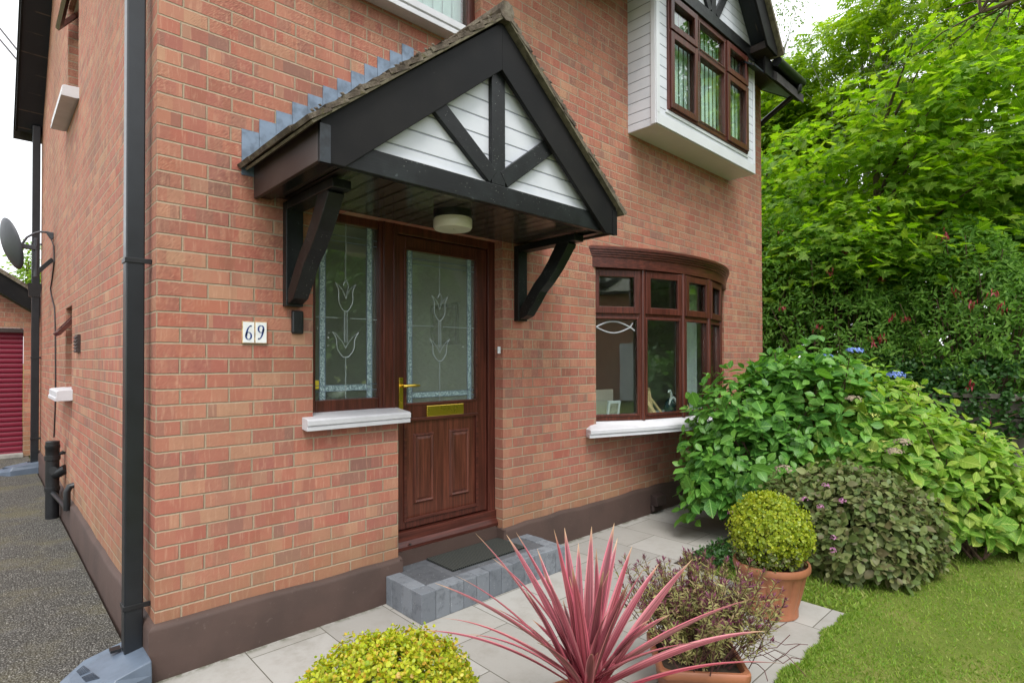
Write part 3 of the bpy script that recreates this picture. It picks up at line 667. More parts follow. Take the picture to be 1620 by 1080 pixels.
box('letterbox',(1.633,yl0-.012,1.117),(1.958,yl0-.0005,1.193),'brass',FD,bevel=.004)
hd = MB(); hd.box((1.412,yl0-.010,1.17),(1.443,yl0-.0005,1.39)); hd.tube([(1.428,yl0-.01,1.335),(1.428,yl0-.05,1.335),(1.44,yl0-.055,1.336),(1.50,yl0-.055,1.338),(1.545,yl0-.05,1.336)],[.010,.010,.011,.010,.008],10)
hd.lathe([(0,0),(.006,0),(.006,.002),(0,.002)],(1.428,yl0-.011,1.22),10); hd.build('handle','brass',FD,smooth=True,bevel=.002)
def leaded(x0,x1,z0,z1,bx,bz,side_b,cx,cz,par,top_off):
    y = .1275
    bd = MB()
    bd.box((x0+bx,y-.002,z0),(x0+bx+side_b,y,z1)); bd.box((x1-bx-side_b,y-.002,z0),(x1-bx,y,z1)); bd.box((x0+bx+side_b,y-.002,z0+bz),(x1-bx-side_b,y,z0+bz+side_b))
    bd.build('border_strip','border_glass',par)
    ld = MB(); wd = .0035
    for x in (x0+bx,x0+bx+side_b,x1-bx-side_b,x1-bx): ld.box((x-wd/2,y-.005,z0),(x+wd/2,y-.002,z1))
    for z in (z0+bz,z0+bz+side_b,z1-top_off,z1-top_off-side_b): ld.box((x0,y-.0055,z-wd/2),(x1,y-.0025,z+wd/2))
    ld.build('lead_strip','lead',par)
    bv = MB()
    bv.box((x0,y-.0045,cz-.0025),(cx-.05,y-.002,cz+.0025)); bv.box((cx+.03,y-.0045,cz-.0025),(x1,y-.002,cz+.0025))
    bv.box((cx-.002,y-.0045,cz+.22),(cx+.002,y-.002,z1)); bv.box((cx-.002,y-.0045,z0),(cx+.002,y-.002,cz-.24))
    def curve(pts, rr):
        P = []
        for i in range(len(pts)-1):
            p0 = pts[max(i-1,0)]; p1 = pts[i]; p2 = pts[i+1]; p3 = pts[min(i+2,len(pts)-1)]
            for k in range(6):
                u_ = k/6; P.append(tuple(.5*((2*b)+(-a+c)*u_+(2*a-5*b+4*c-q)*u_*u_+(-a+3*b-3*c+q)*u_**3) for a,b,c,q in zip(p0,p1,p2,p3)))
        P.append(pts[-1]); bv.tube([(cx+q[0],y-.004,cz+q[1]) for q in P],rr,6)
    for sx in (-1,1):
        curve([(sx*.070,.215),(sx*.048,.17),(sx*.046,.10),(sx*.022,.055),(0,.04)],.0030)          # cup
        curve([(sx*.070,.215),(sx*.040,.192),(sx*.018,.165),(0,.12)],.0024)
        curve([(sx*.088,-.085),(sx*.062,-.13),(sx*.055,-.19),(sx*.022,-.235),(0,-.24)],.0030)     # leaves
        curve([(sx*.088,-.085),(sx*.050,-.115),(sx*.02,-.15),(0,-.185)],.0024)
    curve([(-.018,.20),(0,.232),(.018,.20),(.004,.15)],.0028)
    bv.box((cx-.010,y-.006,cz-.15),(cx-.004,y-.002,cz+.045)); bv.box((cx+.007,y-.006,cz-.15),(cx+.011,y-.002,cz+.05))
    bv.build('tulip_bevel','glass_bevel',par,smooth=True)
leaded(.84,1.262,1.268,2.345,.035,.05,.036,1.045,1.765,FD,.075)
leaded(1.467,2.082,1.215,2.245,.03,.035,.036,1.765,1.74,FD,.05)
sill_prism(.715,1.392,-.075,.10,1.112,1.178,1.198).build('window_sill','white_sill',FD,bevel=.002)

# ---- upper window above the porch
UW = sub('upper_window',H)
m = MB(); ring(m,.75,2.05,3.86,5.0,.07,.07,.13); m.box((1.38,.07,3.93),(1.45,.13,4.93)); m.build('window_frame','rosewood_v',UW,bevel=.005)
box('pane',(.82,.10,3.93),(1.98,.106,4.93),'glass',UW)
sill_prism(.68,2.14,-.115,.07,3.70,3.795,3.86).build('window_sill','white_sill',UW,bevel=.003)
# ---- side windows
for (y0,y1,z0,z1), sy0, sy1, szb in ((holesS[0],3.27,3.96,1.145),(holesS[1],2.93,3.88,3.76)):
    SW = sub('side_window',H)
    m = MB()
    for a,b in ((y0,y0+.06),(y1-.06,y1)): m.box((.09,a,z0),(.15,b,z1))
    m.box((.09,y0+.06,z0),(.15,y1-.06,z0+.06)); m.box((.09,y0+.06,z1-.06),(.15,y1-.06,z1)); m.box((.09,y0+.06,z1-.34),(.15,y1-.06,z1-.28)); m.build('window_frame','rosewood_v',SW)
    box('pane',(.12,y0+.06,z0+.06),(.126,y1-.06,z1-.34),'glass',SW)
    # top hung fanlight, open
    hz = z1-.06; ang = R(38); L = .27
    def fp(s,o=0): return (.09-math.sin(ang)*s-o*math.cos(ang), hz-math.cos(ang)*s+o*math.sin(ang))
    f = MB()
    for ya,yb,sa,sb in ((y0+.05,y0+.10,0,L),(y1-.10,y1-.05,0,L),(y0+.10,y1-.10,0,.05),(y0+.10,y1-.10,L-.05,L)):
        (xa,za1),(xb,zb1),(xc,zc),(xd,zd) = fp(sa),fp(sb),fp(sb,.035),fp(sa,.035)
        f.prism([(xa,ya,za1),(xb,ya,zb1),(xc,ya,zc),(xd,ya,zd)],(0,yb-ya,0))
    f.build('fanlight','rosewood_h',SW)
    (xa,za1),(xb,zb1) = fp(.05,.016),fp(L-.05,.016); MB().quad((xa,y0+.1,za1),(xb,y0+.1,zb1),(xb,y1-.1,zb1),(xa,y1-.1,za1)).build('fanlight_pane','glass',SW)
    s = MB(); pr_ = [(.09,szb+.03),(-.02,szb),(-.125,szb),(-.125,szb+.03),(-.118,szb+.034),(-.118,szb+.085),(-.10,szb+.095),(.09,szb+.108)]
    s.prism([(x,sy0,z) for x,z in pr_],(0,sy1-sy0,0)).build('window_sill','white_sill',SW,bevel=.003)

# ---- bow window: five lights on a curve
BW = sub('bow_window',H)
BP = [(3.395,.09),(3.855,-.150),(4.355,-.272),(4.865,-.272),(5.365,-.150),(5.825,.09)]
Zb, Zt, Ztr = .955, 2.36, 1.91
bowf = MB(); bpn = MB(); beads = MB()
def obox(m,a,b,s0,s1,t0,t1,z0,z1):        # box along facet a->b; s in metres along, t outward
    a = Vector((*a,0)); b = Vector((*b,0)); dd = (b-a).normalized(); n = Vector((dd.y,-dd.x,0))
    P = [a+dd*s+n*t for s,t in ((s0,t0),(s1,t0),(s1,t1),(s0,t1))]
    m.prism([(p.x,p.y,z0) for p in P],(0,0,z1-z0))
for i in range(5):
    a,b = BP[i],BP[i+1]; L = math.dist(a,b)
    e = .034
    obox(bowf,a,b,0,e,-.03,.03,Zb,Zt); obox(bowf,a,b,L-e,L,-.03,.03,Zb,Zt)
    obox(bowf,a,b,e,L-e,-.03,.03,Zb,Zb+.045); obox(bowf,a,b,e,L-e,-.03,.03,Zt-.06,Zt); obox(bowf,a,b,e,L-e,-.03,.03,Ztr-.025,Ztr+.025)
    # opening sash in the top light (proud), fixed bead below
    def sash(m,z0,z1,wd,t0,t1,inset):
        obox(m,a,b,e+inset-.015,e+inset+wd-.015,t0,t1,z0,z1); obox(m,a,b,L-e-inset-wd+.015,L-e-inset+.015,t0,t1,z0,z1)
        obox(m,a,b,e+inset+wd-.015,L-e-inset-wd+.015,t0,t1,z0,z0+wd); obox(m,a,b,e+inset+wd-.015,L-e-inset-wd+.015,t0,t1,z1-wd,z1)
    sash(beads,Ztr+.012,Zt-.045,.062,.0305,.052,.004)
    sash(beads,Zb+.038,Ztr-.018,.022,.0305,.040,.012)
    obox(bpn,a,b,e+.005,L-e-.005,-.004,.002,Zb+.045,Ztr-.025); obox(bpn,a,b,e+.005,L-e-.005,-.004,.002,Ztr+.025,Zt-.06)
    if i: MB().tube([(a[0],a[1]-.026,Zb),(a[0],a[1]-.026,Zt)],.024,10).build('mullion','rosewood_v',BW,smooth=True)
bowf.build('window_frame','rosewood_v',BW,bevel=.004); beads.build('sash','rosewood_v',BW,bevel=.005); bpn.build('pane','glass',BW)
# moulded canopy over the bow
def arc(xc, xh, yo, n=28):      # circle through (xc-xh,0),(xc,-yo),(xc+xh,0)
    Rr = (xh*xh+yo*yo)/(2*yo); th = math.asin(min(1,xh/Rr)); return [(xc+Rr*math.sin(-th+2*th*k/n), -yo+Rr-Rr*math.cos(-th+2*th*k/n)) for k in range(n+1)]
def arc_mould(m, levels):       # levels [(halfwidth, out, z)]
    rows = [arc(4.612,h,o) for h,o,z in levels]; n = len(rows[0]); vs = [(x,y,lv[2]) for rw,lv in zip(rows,levels) for x,y in rw]
    fs = [(i*n+k,i*n+k+1,(i+1)*n+k+1,(i+1)*n+k) for i in range(len(rows)-1) for k in range(n-1)]
    fs += [tuple(range(n))[::-1], tuple(range((len(rows)-1)*n,len(rows)*n))]
    return m.add(vs,fs)
cm = MB(); arc_mould(cm,[(1.262,.300,2.325),(1.272,.335,2.325),(1.272,.335,2.415),(1.285,.350,2.420),(1.285,.350,2.435),(1.297,.364,2.439),(1.297,.364,2.454),(1.31,.378,2.458),(1.31,.378,2.474),(1.322,.392,2.480),(1.322,.392,2.500),(1.28,.36,2.515)])
cm.build('window_canopy','rosewood_h',BW,smooth=True)
sp2 = [(3.245,.0),(3.195,-.085),(3.80,-.275),(4.325,-.405),(4.895,-.405),(5.42,-.275),(6.03,-.085),(5.98,0)]
inn = [(3.385,.0),(3.385,.06),(3.84,-.175),(4.35,-.298),(4.87,-.298),(5.38,-.175),(5.837,.06),(5.837,0)]
sm2 = MB(); k = len(sp2)
def off(poly, dxy): return [(x,y-dxy*(1 if 0 < i < k-1 else 0)) for i,(x,y) in enumerate(poly)]
rings = [[(x,y,.952) for x,y in inn],[(x,y,.905) for x,y in off(sp2,0)],[(x,y,.900) for x,y in off(sp2,.004)],[(x,y,.872) for x,y in off(sp2,.004)],[(x,y,.868) for x,y in off(sp2,-.008)],[(x,y,.838) for x,y in off(sp2,-.005)],[(x,y,.838) for x,y in inn]]
sm2.add([v for rr in rings for v in rr],[(j*k+i,j*k+i+1,(j+1)*k+i+1,(j+1)*k+i) for j in range(len(rings)-1) for i in range(k-1)]); sm2.build('window_sill','white_sill',BW)

# ---- oriel bay upstairs
OR = sub('oriel_bay',H); ox0, ox1, oy, oz = 3.894, 5.992, -.303, 3.657
m = wall_grid([ox0,ox1],[oz+.10,5.06],[(4.08,5.785,3.835,4.945)],lambda u,z:(u,oy,z))
m.quad((ox0,0,oz+.0),(ox0,oy,oz+.0),(ox0,oy,5.06),(ox0,0,5.06)); m.quad((ox1,oy,oz),(ox1,0,oz),(ox1,0,5.06),(ox1,oy,5.06))
m.build('cladding','shiplap',OR)
tr = MB(); tr.box((ox0-.006,oy-.012,oz),(ox1+.006,oy,oz+.105)); tr.box((ox0-.006,oy-.012,oz+.105),(ox0+.05,oy,5.0)); tr.box((ox1-.04,oy-.012,oz+.105),(ox1+.006,oy,5.0)); tr.box((ox0-.012,oy,oz+.0),(ox0-.0005,oy+.05,5.0)); tr.box((4.05,oy-.010,3.80),(5.81,oy-.0003,3.8345))
tr.build('trim','white_plastic',OR,bevel=.004)
box('base_board',(ox0+.002,oy+.002,oz-.004),(ox1-.002,-.001,oz+.02),'white_plastic',OR)
wf = MB(); ring(wf,4.08,5.785,3.835,4.945,.05,oy-.022,oy+.05)
wx = (4.08,4.62,5.235,5.785)
for x in wx[1:3]: wf.box((x-.03,oy-.022,3.885),(x+.03,oy+.05,4.895))
for a,b in ((4.13,4.59),(4.65,5.205),(5.265,5.735)): wf.box((a,oy-.022,4.56),(b,oy+.05,4.61))
wf.build('window_frame','rosewood_v',OR,bevel=.006)
sb = MB()
for x0,x1,z0,z1 in ((4.10,4.605,3.855,4.575),(4.10,4.605,4.595,4.925),(5.25,5.765,3.855,4.575),(5.25,5.765,4.595,4.925)): ring(sb,x0,x1,z0,z1,.06,oy-.040,oy-.0225)
ring(sb,4.645,5.21,3.88,4.565,.018,oy-.030,oy-.0225); ring(sb,4.645,5.21,4.605,4.90,.018,oy-.030,oy-.0225)
sb.build('sash','rosewood_v',OR,bevel=.006)
box('pane',(4.12,oy,3.87),(5.75,oy+.005,4.92),'glass',OR)
MB().tube([(4.50,oy+.03,4.02),(4.505,oy+.06,4.10),(4.51,oy+.045,4.16)],.008,8).build('handle','chrome',OR,smooth=True)
# gablet
ac_, gs = 4.943, 1.19
def zs_(x): return 5.097+gs*(.979-x)          # soffit line, x measured from the centre
apz = zs_(0)
box('tie_beam',(ox0-.01,oy-.045,4.948),(ox1-.02,oy-.0125,5.075),'black_timber',OR,bevel=.003)
MB().prism([(ac_-1.04,oy-.01,5.02),(ac_+1.04,oy-.01,5.02),(ac_,oy-.01,apz)],(0,.02,0)).build('gable_cladding','shiplap',OR)
kp = MB(); kp.box((ac_-.045,oy-.04,5.076),(ac_+.045,oy-.011,apz-.02)); kp.build('king_post','black_timber',OR)
for sx in (-1,1): MB().bar((ac_+sx*.07,oy-.026,5.09),(ac_+sx*.42,oy-.026,5.60),.085,.028,(0,1,0)).build('strut','black_timber',OR)
for sx in (-1,1):
    e1 = 1.107; X = lambda q: ac_+sx*q
    MB().prism([(X(0),-.55,zs_(0)+.09),(X(e1),-.55,zs_(e1)+.09),(X(e1),-.55,4.962),(X(.84),-.55,4.985),(X(0),-.55,zs_(0)-.24)],(0,.026,0)).build('bargeboard','black_board',OR,bevel=.003)
    MB().prism([(X(0),-.523,zs_(0)),(X(.97),-.523,zs_(.97)),(X(.97),-.523,zs_(.97)+.03),(X(0),-.523,zs_(0)+.03)],(0,.52,0)).build('soffit','verge_soffit',OR)
    MB().prism([(X(.86),-.523,4.985),(X(e1),-.523,4.975),(X(e1),-.523,zs_(e1)+.09),(X(.97),-.523,zs_(.97)+.02),(X(.86),-.523,5.06)],(0,.52,0)).build('soffit','brown_board',OR)
    MB().prism([(X(0),-.60,zs_(0)+.09),(X(e1+.05),-.60,zs_(e1+.05)+.09),(X(e1+.05),-.60,zs_(e1+.05)+.15),(X(0),-.60,zs_(0)+.17)],(0,1.7,0)).build('roof','verge_board',OR)
    MB().tube([(X(1.22),-.57,5.06),(X(1.22),.2,5.06)],.05,12).build('gutter','black_plastic',OR,smooth=True)

# ---- porch canopy
PC = sub('porch',H); px0, px1, pa = .448, 2.572, 1.512; pyf = -.80; pzb = 2.355; pzt = 2.538; paz = 3.385
hw = pa-px0
for sx in (-1,1):
    X = lambda q: pa+sx*q
    MB().prism([(X(hw),pyf,pzb),(X(hw-.115),pyf,pzb),(X(0),pyf,3.118),(X(0),pyf,paz),(X(hw),pyf,pzt)],(0,.028,0)).build('bargeboard','black_board',PC,bevel=.003)
    bx = MB(); bx.box((X(hw),pyf+.029,pzb+.008),(X(hw-.022),-.002,pzt+.035)); bx.build('fascia','brown_board',PC,bevel=.003)
    box('corner_cap',(X(hw+.004),pyf-.004,pzb-.002),(X(hw-.045),pyf-.0005,pzt-.02),'cap_blue' if sx < 0 else 'black_board',PC)
box('soffit',(px0+.023,pyf+.03,2.392),(px1-.023,-.001,2.41),'soffit_lined',PC)
for x in (px0+.06, px1-.06): box('soffit_bead',(x-.035,pyf+.05,2.372),(x+.035,-.002,2.391),'soffit_board',PC,bevel=.004)
box('tie_beam',(px0+.10,-.771,2.366),(px1-.10,-.735,2.482),'black_timber',PC,bevel=.004)
MB().prism([(px0+.2,-.738,2.48),(px1-.2,-.738,2.48),(pa,-.738,3.20)],(0,.015,0)).build('cladding','shiplap',PC)
box('cladding_trim',(px0+.25,-.748,2.483),(px1-.25,-.7385,2.497),'white_plastic',PC)
box('king_post',(pa-.051,-.768,2.483),(pa+.051,-.7385,3.16),'black_timber',PC,bevel=.003)
for sx in (-1,1): MB().bar((pa+sx*.04,-.755,2.52),(pa+sx*.44,-.755,2.82),.03,.095,(0,0,1)).build('strut','black_timber',PC,bevel=.003)
# tiles: individually laid, thick and weathered; verge undercloak
tl = MB(); ud = MB()
th = math.atan2(paz+.02-pzt, hw); 
for sx in (-1,1):
    Lr = (hw+.040)/math.cos(th); nrow = 14; gauge = Lr/nrow
    dn = Vector((sx*math.cos(th),0,-math.sin(th))); nr = Vector((sx*math.sin(th),0,math.cos(th)))
    A0 = Vector((pa,0,paz+.015))
    for i in range(nrow):
        for j in range(5):
            y0 = -.835+j*.168; y1 = min(.0,y0+.168)
            s0 = i*gauge; s1 = s0+gauge*1.18
            j0 = rnd.uniform(-.004,.004); tk = .020+rnd.uniform(0,.004)
            h0, h1 = .006+rnd.uniform(-.002,.002), .020+rnd.uniform(-.003,.004)
            P = [A0+dn*(s0)+nr*h0, A0+dn*(s1+j0)+nr*h1]
            q = [(P[0]),(P[1]),(P[1]+nr*tk),(P[0]+nr*tk)]
            ysh = rnd.uniform(-.006,.004) if j == 0 else .0
            tl.prism([(v.x,y0+ysh,v.z) for v in q],(0,y1-y0-.003-ysh,0))
            if j == 0:      # lumps of bedding mortar and moss on the verge edge
                for _ in range(4):
                    s = rnd.uniform(s0,s1); c = A0+dn*s+nr*(.02+rnd.uniform(0,.025)); rr = rnd.uniform(.006,.011)
                    vs = [(c.x+rr*1.5*a,-.832+ysh+rr*.5*b,c.z+rr*g) for a,b,g in ((1,0,0),(-1,0,.1),(0,1,0),(0,-1,0),(.1,0,1),(0,0,-1))]
                    tl.add(vs,[(0,2,4),(2,1,4),(1,3,4),(3,0,4),(2,0,5),(1,2,5),(3,1,5),(0,3,5)])
    q = [A0, A0+dn*(Lr+.01), A0+dn*(Lr+.01)+nr*.012, A0+nr*.012]
    ud.prism([(v.x,-.835,v.z) for v in q],(0,.80,0))
for j in range(3): 
    y0 = -.84+j*.28
    tl.tube([(pa,y0,paz+.045),(pa,y0+.275,paz+.045)],.055,10)
tl.build('porch_roof','roof_tile',PC); ud.build('undercloak','verge_board',PC)
# stepped lead flashing, one step per course
fl = MB()
for i in range(12):
    for sx in (-1,1):
        xa = px0-.062+i*.0895
        zt_ = 2.315+.075*6-.0+.0 + (i*.075) - .045
        zt_ = .315+.075*(32+i)+.003
        zl = pzt+.02+(xa-px0)*math.tan(th)-.03
        if zt_ > 3.62: continue
        yy = -.006-.0015*(i % 2)
        X0 = xa if sx < 0 else 2*pa-xa; X1 = xa+.0875 if sx < 0 else 2*pa-xa-.0875
        fl.box((X0,yy,zl),(X1,-.0005,zt_))
fl.build('flashing','lead',PC)
# shaped brackets
def bracket(xc, parent):
    B = MB()
    hwd = .048
    B.box((xc-hwd,-.052,1.80),(xc+hwd,-.001,2.372))
    B.box((xc-hwd,-.60,2.325),(xc+hwd,-.053,2.371))
    ctr = [(-.045,1.835),(-.10,1.868),(-.17,1.955),(-.235,2.035),(-.31,2.10),(-.385,2.185),(-.455,2.28),(-.50,2.345)]
    wdt = [.055,.088,.092,.088,.092,.100,.105,.105]
    top = []; bot = []
    for i,(y,z) in enumerate(ctr):
        a = ctr[max(i-1,0)]; b = ctr[min(i+1,len(ctr)-1)]; t_ = Vector((b[0]-a[0],b[1]-a[1])).normalized(); n_ = Vector((t_.y,-t_.x))
        top.append((y-n_.x*wdt[i]/2,z-n_.y*wdt[i]/2)); bot.append((y+n_.x*wdt[i]/2,z+n_.y*wdt[i]/2))
    B.prism([(xc-hwd+.006,*q_) for q_ in top]+[(xc-hwd+.006,*q_) for q_ in bot[::-1]],(2*hwd-.012,0,0))
    B.build('bracket','black_timber',parent,bevel=.004)
bracket(.651,PC); bracket(2.422,PC)

# ---- step
ST = root('door_step','low door step of grey concrete blocks below the front door','step')
sb1, sb2 = MB(), MB()
sx0, sx1, sy0, sy1, szt = 1.235, 2.482, -.412, .045, .172
nb = 12; bw_ = (sx1-sx0)/nb
for i in range(nb): sb1.box((sx0+i*bw_+.0015,sy0,-.0),(sx0+(i+1)*bw_-.0015,sy0+.10,szt+rnd.uniform(-.002,.002)))
for sx in (0,1):
    for j in range(3):
        y0 = sy0+.1015+j*.105; y1 = y0+.1035 if j < 2 else -.033
        sb1.box((sx0 if sx == 0 else sx1-.10,y0,0),(sx0+.10 if sx == 0 else sx1,y1,szt+rnd.uniform(-.002,.002)))
sb1.build('block','block_grey',ST,bevel=.004)
for a,b in (((sx0+.1015,sy0+.1015),(sx0+.30,-.033)),((sx1-.30,sy0+.1015),(sx1-.1015,-.033)),((sx0+.302,sy0+.1015),(sx1-.302,-.033)),((1.365,-.031),(2.232,.048))): sb2.box((a[0],a[1],0),(b[0],b[1],szt-.004))
sb2.build('paver','block_dark',ST,bevel=.003)
mt = MB().box((1.585,-.255,szt-.003),(2.235,.035,szt+.010)).build('door_mat','mat',bevel=.004); tag(mt,'dark ribbed rubber door mat lying on the grey step','door mat')

def pix(px, py, dist):           # the point seen at a pixel, at a given depth
    v = (d + r1*((px-790.587)/887.885) + u1*((559.687-py)/887.885)); return CAM+v*dist
# ================================================================== FIXTURES ON THE HOUSE
def downpipe(label, x0, x1, y0, y1, z0, z1, clips, away=(0,0)):
    D = root('downpipe', label, 'downpipe', 'downpipes on the side wall')
    MB().box((x0,y0,z0),(x1,y1,z1)).build('pipe','grey_pipe',D,bevel=.006)
    for z in clips:
        m = MB(); m.box((x0-.005,y0-.005,z-.012),(-.001,y0+.004,z+.012)).box((x0-.005,y0-.004,z-.0118),(x0+.003,y1+.005,z+.0118))
        m.build('clip','black_plastic',D,bevel=.002)
    return D
dp = downpipe('dark grey square downpipe running up the near corner of the house', -.108,-.030,.085,.160,.12,5.3,(.335,1.985,3.9))
dp2 = downpipe('distant dark square downpipe at the back corner beside the satellite dish', -.108,-.022,6.84,6.92,.06,4.72,(.45,1.55,3.1))
m = MB().prism([(-.135,6.83,2.38),(-.015,6.83,2.38),(.0,6.83,2.56),(-.15,6.83,2.56)],(0,.10,0)); m.build('hopper','black_plastic',dp2)
MB().tube([(-.07,6.88,4.60),(-.07,6.98,4.70)],.04,10).build('offset','grey_pipe',dp2,smooth=True)
def drain_guard(label, x0, x1, yf, yb, h):
    D = root('drain_guard', label, 'drain cover', 'leaf guards over the drains')
    base = [(x1,yb),(x1,yf),(x0+.14,yf-.03),(x0,yf+.16),(x0,yb-.06),(x0+.08,yb)]
    top = [(x1,yb-.02,h),(x1,yf+.012,h),(x0+.17,yf+.0,h*.78),(x0+.035,yf+.165,h*.40),(x0+.035,yb-.075,h*.40),(x0+.10,yb-.02,h*.62)]
    n = 6; vs = [(x,y,-.01) for x,y in base]+[(x,y,z*.55) for (x,y),(_,_,z) in zip(base,top)]+top
    fs = [(j*n+i,(j+1)*n+i,(j+1)*n+(i+1)%n,j*n+(i+1)%n) for j in range(2) for i in range(n)]+[(12,13,14),(12,14,17),(14,15,16),(14,16,17)][0:0]
    fs += [tuple(range(17,11,-1))]
    MB().add(vs,fs).build('cover','drain_grey',D,bevel=.006)
    for g in range(2):
        sl_ = MB()
        for i in range(6):
            u_ = .20+g*.40+i*.052
            a = Vector(top[2]).lerp(Vector(top[5]),u_); b = Vector(top[3]).lerp(Vector(top[4]),u_)
            p, q = a.lerp(b,.25)+Vector((0,0,.002)), a.lerp(b,.62)+Vector((0,0,.002)); sl_.bar(p,q,.0035,.003)
        sl_.bar(Vector(top[2]).lerp(Vector(top[5]),.22+g*.40).lerp(Vector(top[3]).lerp(Vector(top[4]),.22+g*.40),.25)+Vector((0,0,.0012)), Vector(top[2]).lerp(Vector(top[5]),.46+g*.40).lerp(Vector(top[3]).lerp(Vector(top[4]),.46+g*.40),.25)+Vector((0,0,.0012)),.003,.002)
        sl_.build('slot','slot_blue',D)
    MB().box((x1-.125,yb-.13,h*.90),(x1-.082,yb-.085,h*.985)).build('opening','black_plastic',D)
drain_guard('blue grey plastic leaf guard at the foot of the near downpipe', -.34,-.028,-.10,.27,.135)
drain_guard('dark plastic leaf guard at the foot of the far downpipe', -.46,-.01,6.72,7.04,.14)
sk = root('soil_pipe','black vertical soil pipe stub with side branches standing against the side wall','soil pipe')
cx_, cy_ = -.098, 3.83
MB().lathe([(0,.735),(.050,.735),(.056,.73),(.056,.70),(.060,.698),(.060,.665),(.056,.66),(.056,.60),(.063,.598),(.063,.555),(.055,.55),(.055,.30),(.062,.297),(.062,.262),(.055,.26),(.055,-.02)],(cx_,cy_,0),28).build('pipe','black_plastic',sk,smooth=True)
MB().tube([(cx_,cy_,.40),(cx_+.04,cy_-.05,.43),(cx_+.097,cy_-.09,.47)],.045,14).build('branch','black_plastic',sk,smooth=True)
MB().tube([(cx_+.01,cy_-.045,.46),(cx_-.0,cy_-.075,.462)],[.036,.036],16).build('socket','black_plastic',sk,smooth=True)
MB().tube([(cx_,cy_-.03,.245),(cx_+.02,cy_-.25,.235),(-.055,3.30,.22),(-.05,3.12,.215)],.024,12).build('waste_pipe','black_plastic',sk,smooth=True)
MB().tube([(-.05,3.12,.20),(-.05,3.12,.36),(-.03,3.12,.405),(-.0,3.12,.41)],.027,12).build('waste_pipe','black_plastic',sk,smooth=True)
m = MB(); m.box((cx_+.05,cy_-.03,.60),(-.001,cy_-.015,.625)); m.tube([(cx_+.055,cy_-.02,.61),(cx_+.08,cy_-.03,.63)],.012,8); m.build('clip','black_plastic',sk)
# satellite dish
SD = root('satellite_dish','dark grey satellite dish on an arm fixed to the side wall','satellite dish')
DY = 5.2
def dome(c, ax, r_a, r_b, depth, n=24, k=6):
    ax = Vector(ax).normalized(); up = Vector((0,0,1)); sx_ = ax.cross(up).normalized(); up = sx_.cross(ax); m = MB(); vs = [Vector(c)-ax*depth]
    for i in range(1,k+1):
        q = i/k
        for j in range(n):
            a = 2*math.pi*j/n; vs.append(Vector(c)-ax*depth*(1-q*q)+sx_*math.cos(a)*r_a*q+up*math.sin(a)*r_b*q)
    fs = [(0,1+j,1+(j+1)%n) for j in range(n)]+[(1+i*n+j,1+(i+1)*n+j,1+(i+1)*n+(j+1)%n,1+i*n+(j+1)%n) for i in range(k-1) for j in range(n)]
    return m.add(vs,fs)
o = dome((-.365,DY,2.81),(.93,.27,.25),.24,.285,.07).build('reflector','dish_grey',SD,smooth=True)
sol = o.modifiers.new('solid','SOLIDIFY'); sol.thickness = .006
m = MB(); m.bar((-.35,DY,2.80),(-.15,DY,2.79),.05,.05); m.tube([(-.155,DY,2.46),(-.155,DY,2.90)],.022,12); m.build('mount','dish_grey',SD,bevel=.004)
MB().bar((-.155,DY,2.50),(-.005,DY,2.68),.03,.045).build('wall_bracket','black_plastic',SD,bevel=.003)
MB().tube([(-.285,DY,2.80),(-.235,DY,2.90),(-.17,DY,2.955),(-.12,DY,2.98),(-.06,DY,2.985)],.012,10).build('feed_arm','dish_grey',SD,smooth=True)
MB().prism([(-.075,DY-.025,2.995),(.005,DY-.025,2.985),(.002,DY-.025,2.915),(-.02,DY-.025,2.895),(-.055,DY-.025,2.955)],(0,.05,0)).build('receiver','dish_grey',SD,bevel=.008)
cb = MB().tube([(-.02,DY,2.91),(-.012,5.0,2.80),(-.010,4.95,2.62),(-.010,5.22,2.44),(-.010,5.40,2.36),(-.010,5.30,2.28),(-.010,4.90,2.10),(-.010,4.80,1.9),(-.010,4.72,1.3),(-.010,4.74,1.0),(-.010,4.86,.66)],.007,6).build('aerial_cable','cable',smooth=True)
tag(cb,'thin dark cable running down the brick wall from the satellite dish','cable')
m = MB(); m.box((-.022,2.73,1.575),(-.001,2.93,1.725))
for i in range(5): m.bar((-.024,2.74,1.59+i*.028),(-.024,2.92,1.59+i*.028),.012,.018,(.6,0,1))
tag(m.build('wall_vent','brown_board'),'small brown louvred vent on the side wall next to the narrow window','vent')
def swag(a,b,dip,n=14): return [Vector(a).lerp(Vector(b),i/n)-Vector((0,0,dip*4*(i/n)*(1-i/n))) for i in range(n+1)]
oc1 = tag(MB().tube(swag((-.285,6.2,rz(6.2)+.1),tuple(pix(-160,-205,16)),.25),.012,5).build('overhead_cable','cable'),'upper of two thin overhead cables reaching the roof edge','cable')
oc2 = tag(MB().tube(swag((-.285,6.3,rz(6.3)+.1),tuple(pix(-170,-190,16)),.25),.012,5).build('overhead_cable','cable'),'lower of two thin overhead cables reaching the roof edge','cable')
# swan neck at the far eave
MB_ = MB(); MB_.tube([(6.82,-.515,4.90),(6.82,-.51,4.84),(6.84,-.44,4.80),(6.95,-.06,4.66),(6.985,.06,4.60),(6.985,.12,4.5),(6.985,.12,.1)],.034,10)
tag(MB_.build('rainwater_pipe','black_plastic',smooth=True),'black swan neck rainwater pipe under the far gutter end','rainwater pipe')

